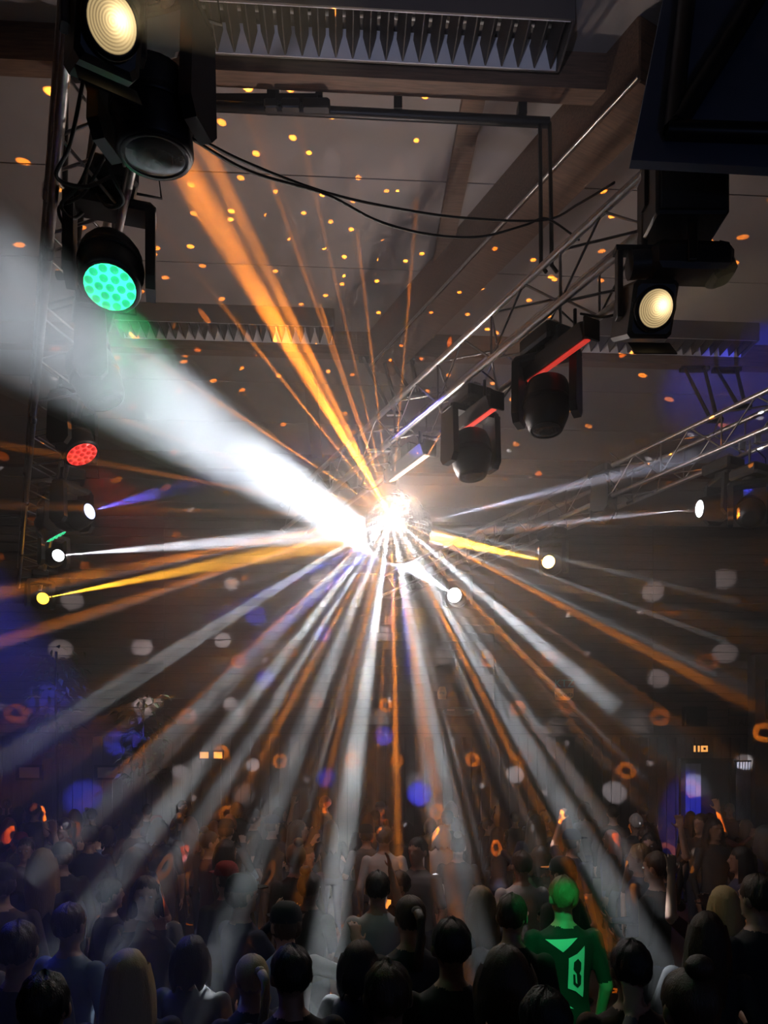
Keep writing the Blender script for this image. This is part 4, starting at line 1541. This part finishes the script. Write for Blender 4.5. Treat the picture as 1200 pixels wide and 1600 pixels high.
# --- orange beams
PWO = 18000
ol = [
    (232, 170, 4.3, 2.6, .24, 'broad orange beam rising left from the mirror ball past the big moving head'),
    (300, 190, 4.7, 1.6, .5, 'orange beam beside the broad one, rising to the ceiling'),
    (395, 200, 5.4, .7, 0.70, 'thin orange ray rising to the ceiling near the long cable'),
    (470, 210, 5.6, .6, 0.60, 'thin orange ray rising steeply left of the middle'),
    (350, 480, 6.0, .7, 1.20, 'orange ray rising left behind the broad orange beam'),
    (215, 545, 5.6, .6, 1.20, 'orange ray rising left to the louvred light'),
    (150, 640, 5.6, .6, 1.00, 'orange ray rising gently left above the white beam'),
    (505, 490, 6.0, .7, 1.10, 'orange ray rising steeply from the ball to the ceiling'),
    (560, 380, 5.8, .6, 0.80, 'thin orange ray rising almost upright left of the middle truss'),
    (650, 330, 5.8, .6, 0.60, 'thin orange ray rising upright past the girder'),
    (760, 560, 5.6, .6, 0.60, 'thin orange ray rising right through the middle truss'),
    (860, 620, 5.6, .6, 0.60, 'thin orange ray rising right beside the unlit moving head'),
    (30, 700, 5.4, .7, .5, 'orange ray running left below the broad white beam'),
    (0, 790, 5.2, .8, .5, 'orange ray running level to the left edge'),
    (-20, 1010, 5.0, 1.0, .8, 'orange beam sinking slowly to the left edge'),
    (-20, 930, 5.2, 1.1, 1.0, 'orange beam running to the left edge by the yellow lamp'),
    (150, 1240, 5.0, .7, .7, 'orange stripe sinking left between two white beams'),
    (330, 1330, 4.8, .7, .8, 'orange stripe sinking left of the middle'),
    (455, 1450, 4.4, .7, 1.0, 'orange stripe falling left of the strong white beam'),
    (623, 1330, 5.0, .7, 1.6, 'upright orange stripe falling straight below the ball'),
    (742, 1600, 3.7, .8, 1.5, 'orange stripe reaching the bottom edge right of the middle'),
    (965, 1500, 4.2, .8, 1.3, 'orange stripe sinking right past the green lit man'),
    (870, 1080, 5.4, .8, 1.3, 'orange stripe sinking right to the yellow rounded sign'),
    (1150, 1090, 5.2, 1.0, .7, 'orange beam sinking right across the far wall'),
]
for px, py, Y, hf, k, lb in ol:
    e = at(px, py, Y)
    o_ = ball_origin(e)
    beam(o_, o_ + (e - o_) * 1.04, hf, ORANGE, (PWO * k * (hf / .8) ** 2 if hf > .75 else (42000 if py < 828 else 19000) * k), lb, 'orange beams from the mirror ball', M_haze if hf > .75 else M_haze0)

# --- lamp beams
def aim_from(lamp, target, off=.09):
    d = (V(target) - lamp).normalized()
    return lamp + d * off


# the dazzling white lamp that grazes the ball and widens towards the camera
o_ = aim_from(CW, BIG_END, .06)
beam(o_, BIG_END, 2.4, (.82, .90, 1.0), 190000, 'broad white beam crossing the picture from the dazzling lamp to the upper left', 'beams of the stage lamps', M_hazef)
o_ = aim_from(RO, BALL)
beam(o_, BALL, 2.0, YELLOW, 30000, 'bright orange beam between the orange lamp and the mirror ball', 'beams of the stage lamps', M_hazeb, stop=(BALL - o_).length - BALL_R * .9)
o_ = aim_from(LY, BALL)
beam(o_, BALL, 1.3, YELLOW, 60000, 'orange beam from the yellow lamp to the left side of the mirror ball', 'beams of the stage lamps', M_hazeb, stop=(BALL - o_).length - BALL_R * .9)
o_ = aim_from(LW, BALL)
beam(o_, BALL, 1.9, (.9, .92, 1), 24000, 'pale white beam from the small white lamp at the left to the mirror ball', 'beams of the stage lamps', M_hazeb, stop=(BALL - o_).length - BALL_R * .9)
o_ = aim_from(RW, BALL, .05)
beam(o_, BALL + V((.0, 0, -.1)), 1.5, (.75, .82, 1), 5000, 'pale white beam from the moving head at the right to the mirror ball', 'beams of the stage lamps', stop=(BALL - o_).length - BALL_R * .9)
e = at(1090, 712, 6.3)
o_ = BALL + (e - BALL).normalized() * (BALL_R + .03)
beam(o_, e, 2.1, (.66, .74, 1), 7000, 'wide bluish beam rising gently right from the mirror ball over the far truss', 'beams of the stage lamps')
o_ = LB + LBD.normalized() * .05
beam(o_, o_ + LBD * 1.0, 5.0, (.12, .14, 1), 1500, 'short blue beam left of the white beam lamp', 'beams of the stage lamps')

# --- glow of thin haze round the ball: the bright facets facing the camera
def point(name, loc, col, power, size=.02):
    l = bpy.data.lights.new(name, 'POINT')
    l.energy = power
    l.color = col
    l.shadow_soft_size = size
    o = bpy.data.objects.new(name, l)
    o.location = loc
    C.objects.link(o)
    return o


gl_ = FRONT + V((.03, -.10, .0))
point('facet_glint', gl_, (1, .89, .83), 95, .06)
CLOUD = (5.2, 3.6, 4.6)
M_cloud = haze_material('haze_cloud', .055, 0, g=0)
n_ = NT(M_cloud.node_tree)
tc_ = n_.new('ShaderNodeTexCoord')
ln_ = n_.new('ShaderNodeVectorMath', operation='LENGTH')
dv_ = n_.new('ShaderNodeVectorMath', operation='DIVIDE')
dv_.inputs[1].default_value = CLOUD
n_.link(tc_.outputs['Object'], dv_.inputs[0])
n_.link(dv_.outputs[0], ln_.inputs[0])
fo_ = n_.math('SUBTRACT', 1.0, ln_.outputs['Value'], clamp=True)
n_.link(n_.math('MULTIPLY', fo_, .135), [x for x in M_cloud.node_tree.nodes if x.type == 'VOLUME_SCATTER'][0].inputs['Density'])
hz = MB().ell((0, 0, 0), CLOUD, None, 24, 14).build('haze', M_cloud, None, BALL + V((-.1, -.3, -.3)))
tag(hz, 'thin bright haze glowing around the mirror ball', 'haze', None, 'stuff')


# --- specks thrown by the facets: a lamp whose light leaves in a grid of spots
def speck_light(name, loc, col, power, base, layers):
    l = bpy.data.lights.new(name, 'POINT')
    l.energy = power
    l.color = (1, 1, 1)
    l.shadow_soft_size = 0.0
    l.use_nodes = True
    nt = l.node_tree
    n = NT(nt)
    em = nt.nodes['Emission']
    tc = n.new('ShaderNodeTexCoord')
    sp = n.new('ShaderNodeSeparateXYZ')
    n.link(tc.outputs['Normal'], sp.inputs[0])
    X, Y, Z = sp.outputs
    az = n.math('ARCTAN2', X, Y)
    el = n.math('ARCSINE', Z)
    total = None
    for (step, rdeg, hole, drop, c, k, seed, soft, zlo, zhi) in layers:
        st = rad(step)
        j = n.math('ROUND', n.math('DIVIDE', el, st))
        elj = n.math('MULTIPLY', j, st)
        nj = n.math('MAXIMUM', n.math('ROUND', n.math('MULTIPLY', n.math('COSINE', elj), 2 * PI / st * .8)), 3)
        u = n.math('ADD', n.math('MULTIPLY', n.math('DIVIDE', az, 2 * PI), nj), n.math('MULTIPLY', j, .37))
        cell = n.math('FLOOR', u)
        wn = n.new('ShaderNodeTexWhiteNoise', noise_dimensions='3D')
        cb = n.new('ShaderNodeCombineXYZ')
        n.link(cell, cb.inputs[0])
        n.link(j, cb.inputs[1])
        cb.inputs[2].default_value = seed
        n.link(cb.outputs[0], wn.inputs['Vector'])
        sc_ = n.new('ShaderNodeSeparateColor')
        n.link(wn.outputs['Color'], sc_.inputs[0])
        fu = n.math('SUBTRACT', n.math('SUBTRACT', n.math('FRACT', u), .5), n.math('MULTIPLY', n.math('SUBTRACT', sc_.outputs[0], .5), .35))
        du = n.math('MULTIPLY', n.math('MULTIPLY', n.math('DIVIDE', fu, nj), 2 * PI), n.math('COSINE', el))
        dv = n.math('SUBTRACT', n.math('SUBTRACT', el, elj), n.math('MULTIPLY', n.math('SUBTRACT', sc_.outputs[1], .5), st * .3))
        r = n.math('DIVIDE', n.math('SQRT', n.math('ADD', n.math('MULTIPLY', du, du), n.math('MULTIPLY', dv, dv))), rad(rdeg))
        disc = n.math('DIVIDE', n.math('SUBTRACT', 1.0, r), soft, clamp=True)
        if hole > 0:
            disc = n.math('MULTIPLY', disc, n.math('DIVIDE', n.math('SUBTRACT', r, hole), .15, clamp=True))
        keep = n.math('GREATER_THAN', sc_.outputs[2], drop)
        band = n.math('MULTIPLY', n.math('GREATER_THAN', Z, zlo), n.math('LESS_THAN', Z, zhi))
        val = n.math('MULTIPLY', n.math('MULTIPLY', n.math('MULTIPLY', disc, keep), band), k)
        val = n.math('MULTIPLY', val, n.math('ADD', .45, wn.outputs['Value']))
        vm = n.new('ShaderNodeVectorMath', operation='SCALE')
        vm.inputs[0].default_value = c
        n.link(val, vm.inputs['Scale'])
        if total is None:
            total = vm.outputs[0]
        else:
            ad = n.new('ShaderNodeVectorMath', operation='ADD')
            n.link(total, ad.inputs[0])
            n.link(vm.outputs[0], ad.inputs[1])
            total = ad.outputs[0]
    ad = n.new('ShaderNodeVectorMath', operation='ADD')
    n.link(total, ad.inputs[0])
    upw = n.math('ADD', .22, n.math('MULTIPLY', n.math('DIVIDE', n.math('ADD', Z, .15), .5, clamp=True), .78))
    bs_ = n.new('ShaderNodeVectorMath', operation='SCALE')
    bs_.inputs[0].default_value = base
    n.link(upw, bs_.inputs['Scale'])
    n.link(bs_.outputs[0], ad.inputs[1])
    n.link(ad.outputs[0], em.inputs['Color'])
    em.inputs['Strength'].default_value = 1.0
    o = bpy.data.objects.new(name, l)
    o.location = loc
    C.objects.link(o)
    return o


OR = (1.0, .26, .015)
speck_light('facet_specks_back', BALL + V((.0, .37, .0)), None, 100, (.30, .22, .20), [
    (7.0, 1.05, .36, .30, OR, 80, 1.0, .12, -1, .10),
    (5.0, .55, 0, .45, OR, 60, 6.0, .3, .10, 1),
    (9.0, 1.6, 0, .6, (.95, .95, 1.0), 16, 2.0, .5, -1, .05),
    (6.0, .45, 0, .6, (.95, .95, 1.0), 60, 3.0, .5, -1, .5)])
speck_light('facet_specks_front', BALL + V((.0, -.40, .1)), None, 100, (.16, .11, .09), [
    (6.0, .5, 0, .74, OR, 75, 4.0, .3, -1, 1),
    (9.0, .5, 0, .6, (.95, .95, 1.0), 30, 5.0, .5, -1, 0)])
# blue patches on the far wall
for px, py, hf, k in ((400, 962, 1.7, .7), (505, 990, 1.5, 1), (415, 1060, 1.5, 1), (600, 1150, 1.6, .7), (655, 1240, 1.9, 1.3), (75, 1092, 2.2, 1), (190, 1160, 2.0, 1), (510, 1215, 1.6, .5), (130, 1245, 2.2, .8)):
    p = ROT @ hall_at(px, py)
    o_ = BALL + (p - BALL).normalized() * (BALL_R + .05)
    spot('blue_patch_light', o_, p - o_, BLUE, 9000 * k * rad(hf) ** 2 / rad(1.5) ** 2, rad(hf), .8)
# larger white pools on the far wall
for px, py, hf, k in ((113, 938, 1.3, 1), (222, 1012, 1.3, 1), (348, 1000, 1.2, 1), (362, 912, 1.1, 1), (495, 905, 1.1, .8), (600, 990, 1.2, .8), (1020, 925, 1.3, 1), (1130, 905, 1.3, 1.1), (1028, 1060, 1.3, .9), (1132, 1020, 1.3, 1.1), (805, 1210, 1.3, 1), (960, 1238, 1.5, 1), (1088, 1228, 1.4, .5), (280, 1205, 1.0, .8), (360, 1100, 1.1, .8), (395, 1195, 1.0, .8), (1165, 1192, 1.0, 1), (95, 1015, 1.3, 1.2), (225, 1105, 1.5, 1.4)):
    p = ROT @ hall_at(px, py)
    o_ = BALL + (p - BALL).normalized() * (BALL_R + .05)
    spot('white_pool_light', o_, p - o_, (.9, .92, 1), 8000 * k, rad(hf), .6)

# --- stage lamps that wash the crowd
spot('green_wash_light', GRN + V((.10, -.35, -.93)).normalized() * .06, (.42, -.12, -.8), GREEN, 14, rad(38), .6, .05)
gb = cone_mesh('light_beam', GRN + V((.02, -.03, -.08)) + V((.25, .55, -.8)).normalized() * .3, V((.25, .55, -.8)), 1.5, .16, .55, M_hazet)
tag(gb, 'soft green veil of haze hanging below the green wash lamp', 'light beam', 'beams of the stage lamps', 'thing')
spot('green_veil_light', GRN + V((.02, -.03, -.05)), V((.25, .55, -.8)), GREEN, 7, rad(22), 1.0, .05)
GK = V((.3, 1.2, 5.0))  # unseen lamp added above the frame to light the man's back green
spot('added_green_light', GK, gman.location + V((.02, 0, 1.28)) - GK, GREEN, 700, rad(4.2), .6, .03)
spot('red_wash_light', RED + V((.5, -.1, -.85)).normalized() * .06, (.6, .2, -.8), (1, .05, .03), 60, rad(35), .8, .05)
# blue wash from the far end of the left truss over the dancers
bl0 = at(60, 800, 5.2) + V((-.6, 0, 0))
e = at(140, 1560, 3.4)
spot('blue_wash_light', bl0, e - bl0, BLUE, 220, rad(16), .9, .05)
bb = cone_mesh('light_beam', bl0, e - bl0, (e - bl0).length * 1.15, .08, .95, M_hazet)
tag(bb, 'broad dim blue haze over the dancers at the lower left', 'light beam', 'beams of the stage lamps', 'thing')
spot('blue_wash_light', ROT @ V((7.2, 13.0, 5.2)), V((.0, 2.2, -3.7)), BLUE, 1100, rad(9), .8, .05)
# fresnels
spot('fresnel_light', F1 + F1D.normalized() * .08, F1D + V((.9, .3, .3)), (1, .75, .42), 22, rad(30), 1.0, .05)
spot('fresnel_light', F2 + F2D.normalized() * .08, F2D + V((1.1, .3, .3)), (1, .75, .42), 22, rad(30), 1.0, .05)
for F, lb in ((F1, 'warm haze right of the upper left fresnel spotlight'), (F2, 'warm haze right of the fresnel spotlight on the middle truss')):
    o = cone_mesh('light_beam', F + V((.05, -.1, -.02)), V((1, -.35, -.12)), .75, .10, .32, M_hazet)
    tag(o, lb, 'light beam', 'beams of the stage lamps', 'thing')
# blue lamp over the far right truss
t = moving_head(BLU + V((0, 0, -.75)), (.3, .7, .65), 'moving head throwing blue light upward at the right edge', G3, T3A, .9, .09, 'beam', (.2, .25, 1), 2, body=.14)
spot('blue_up_light', BLU + V((.05, .12, -.62)), V((.35, .75, .7)), BLUE, 420, rad(16), .6, .03)

# unseen fill lights added behind the camera to brighten board and louvre
point('fill_light', (2.6, -1.6, 3.2), (.35, .5, 1.0), 22, .3)
spot('fill_light', (-.6, -1.2, 3.4), V((.24, 4.9, HC)) - V((-.6, -1.2, 3.6)), (.62, .68, 1.0), 260, rad(13), .8, .1)
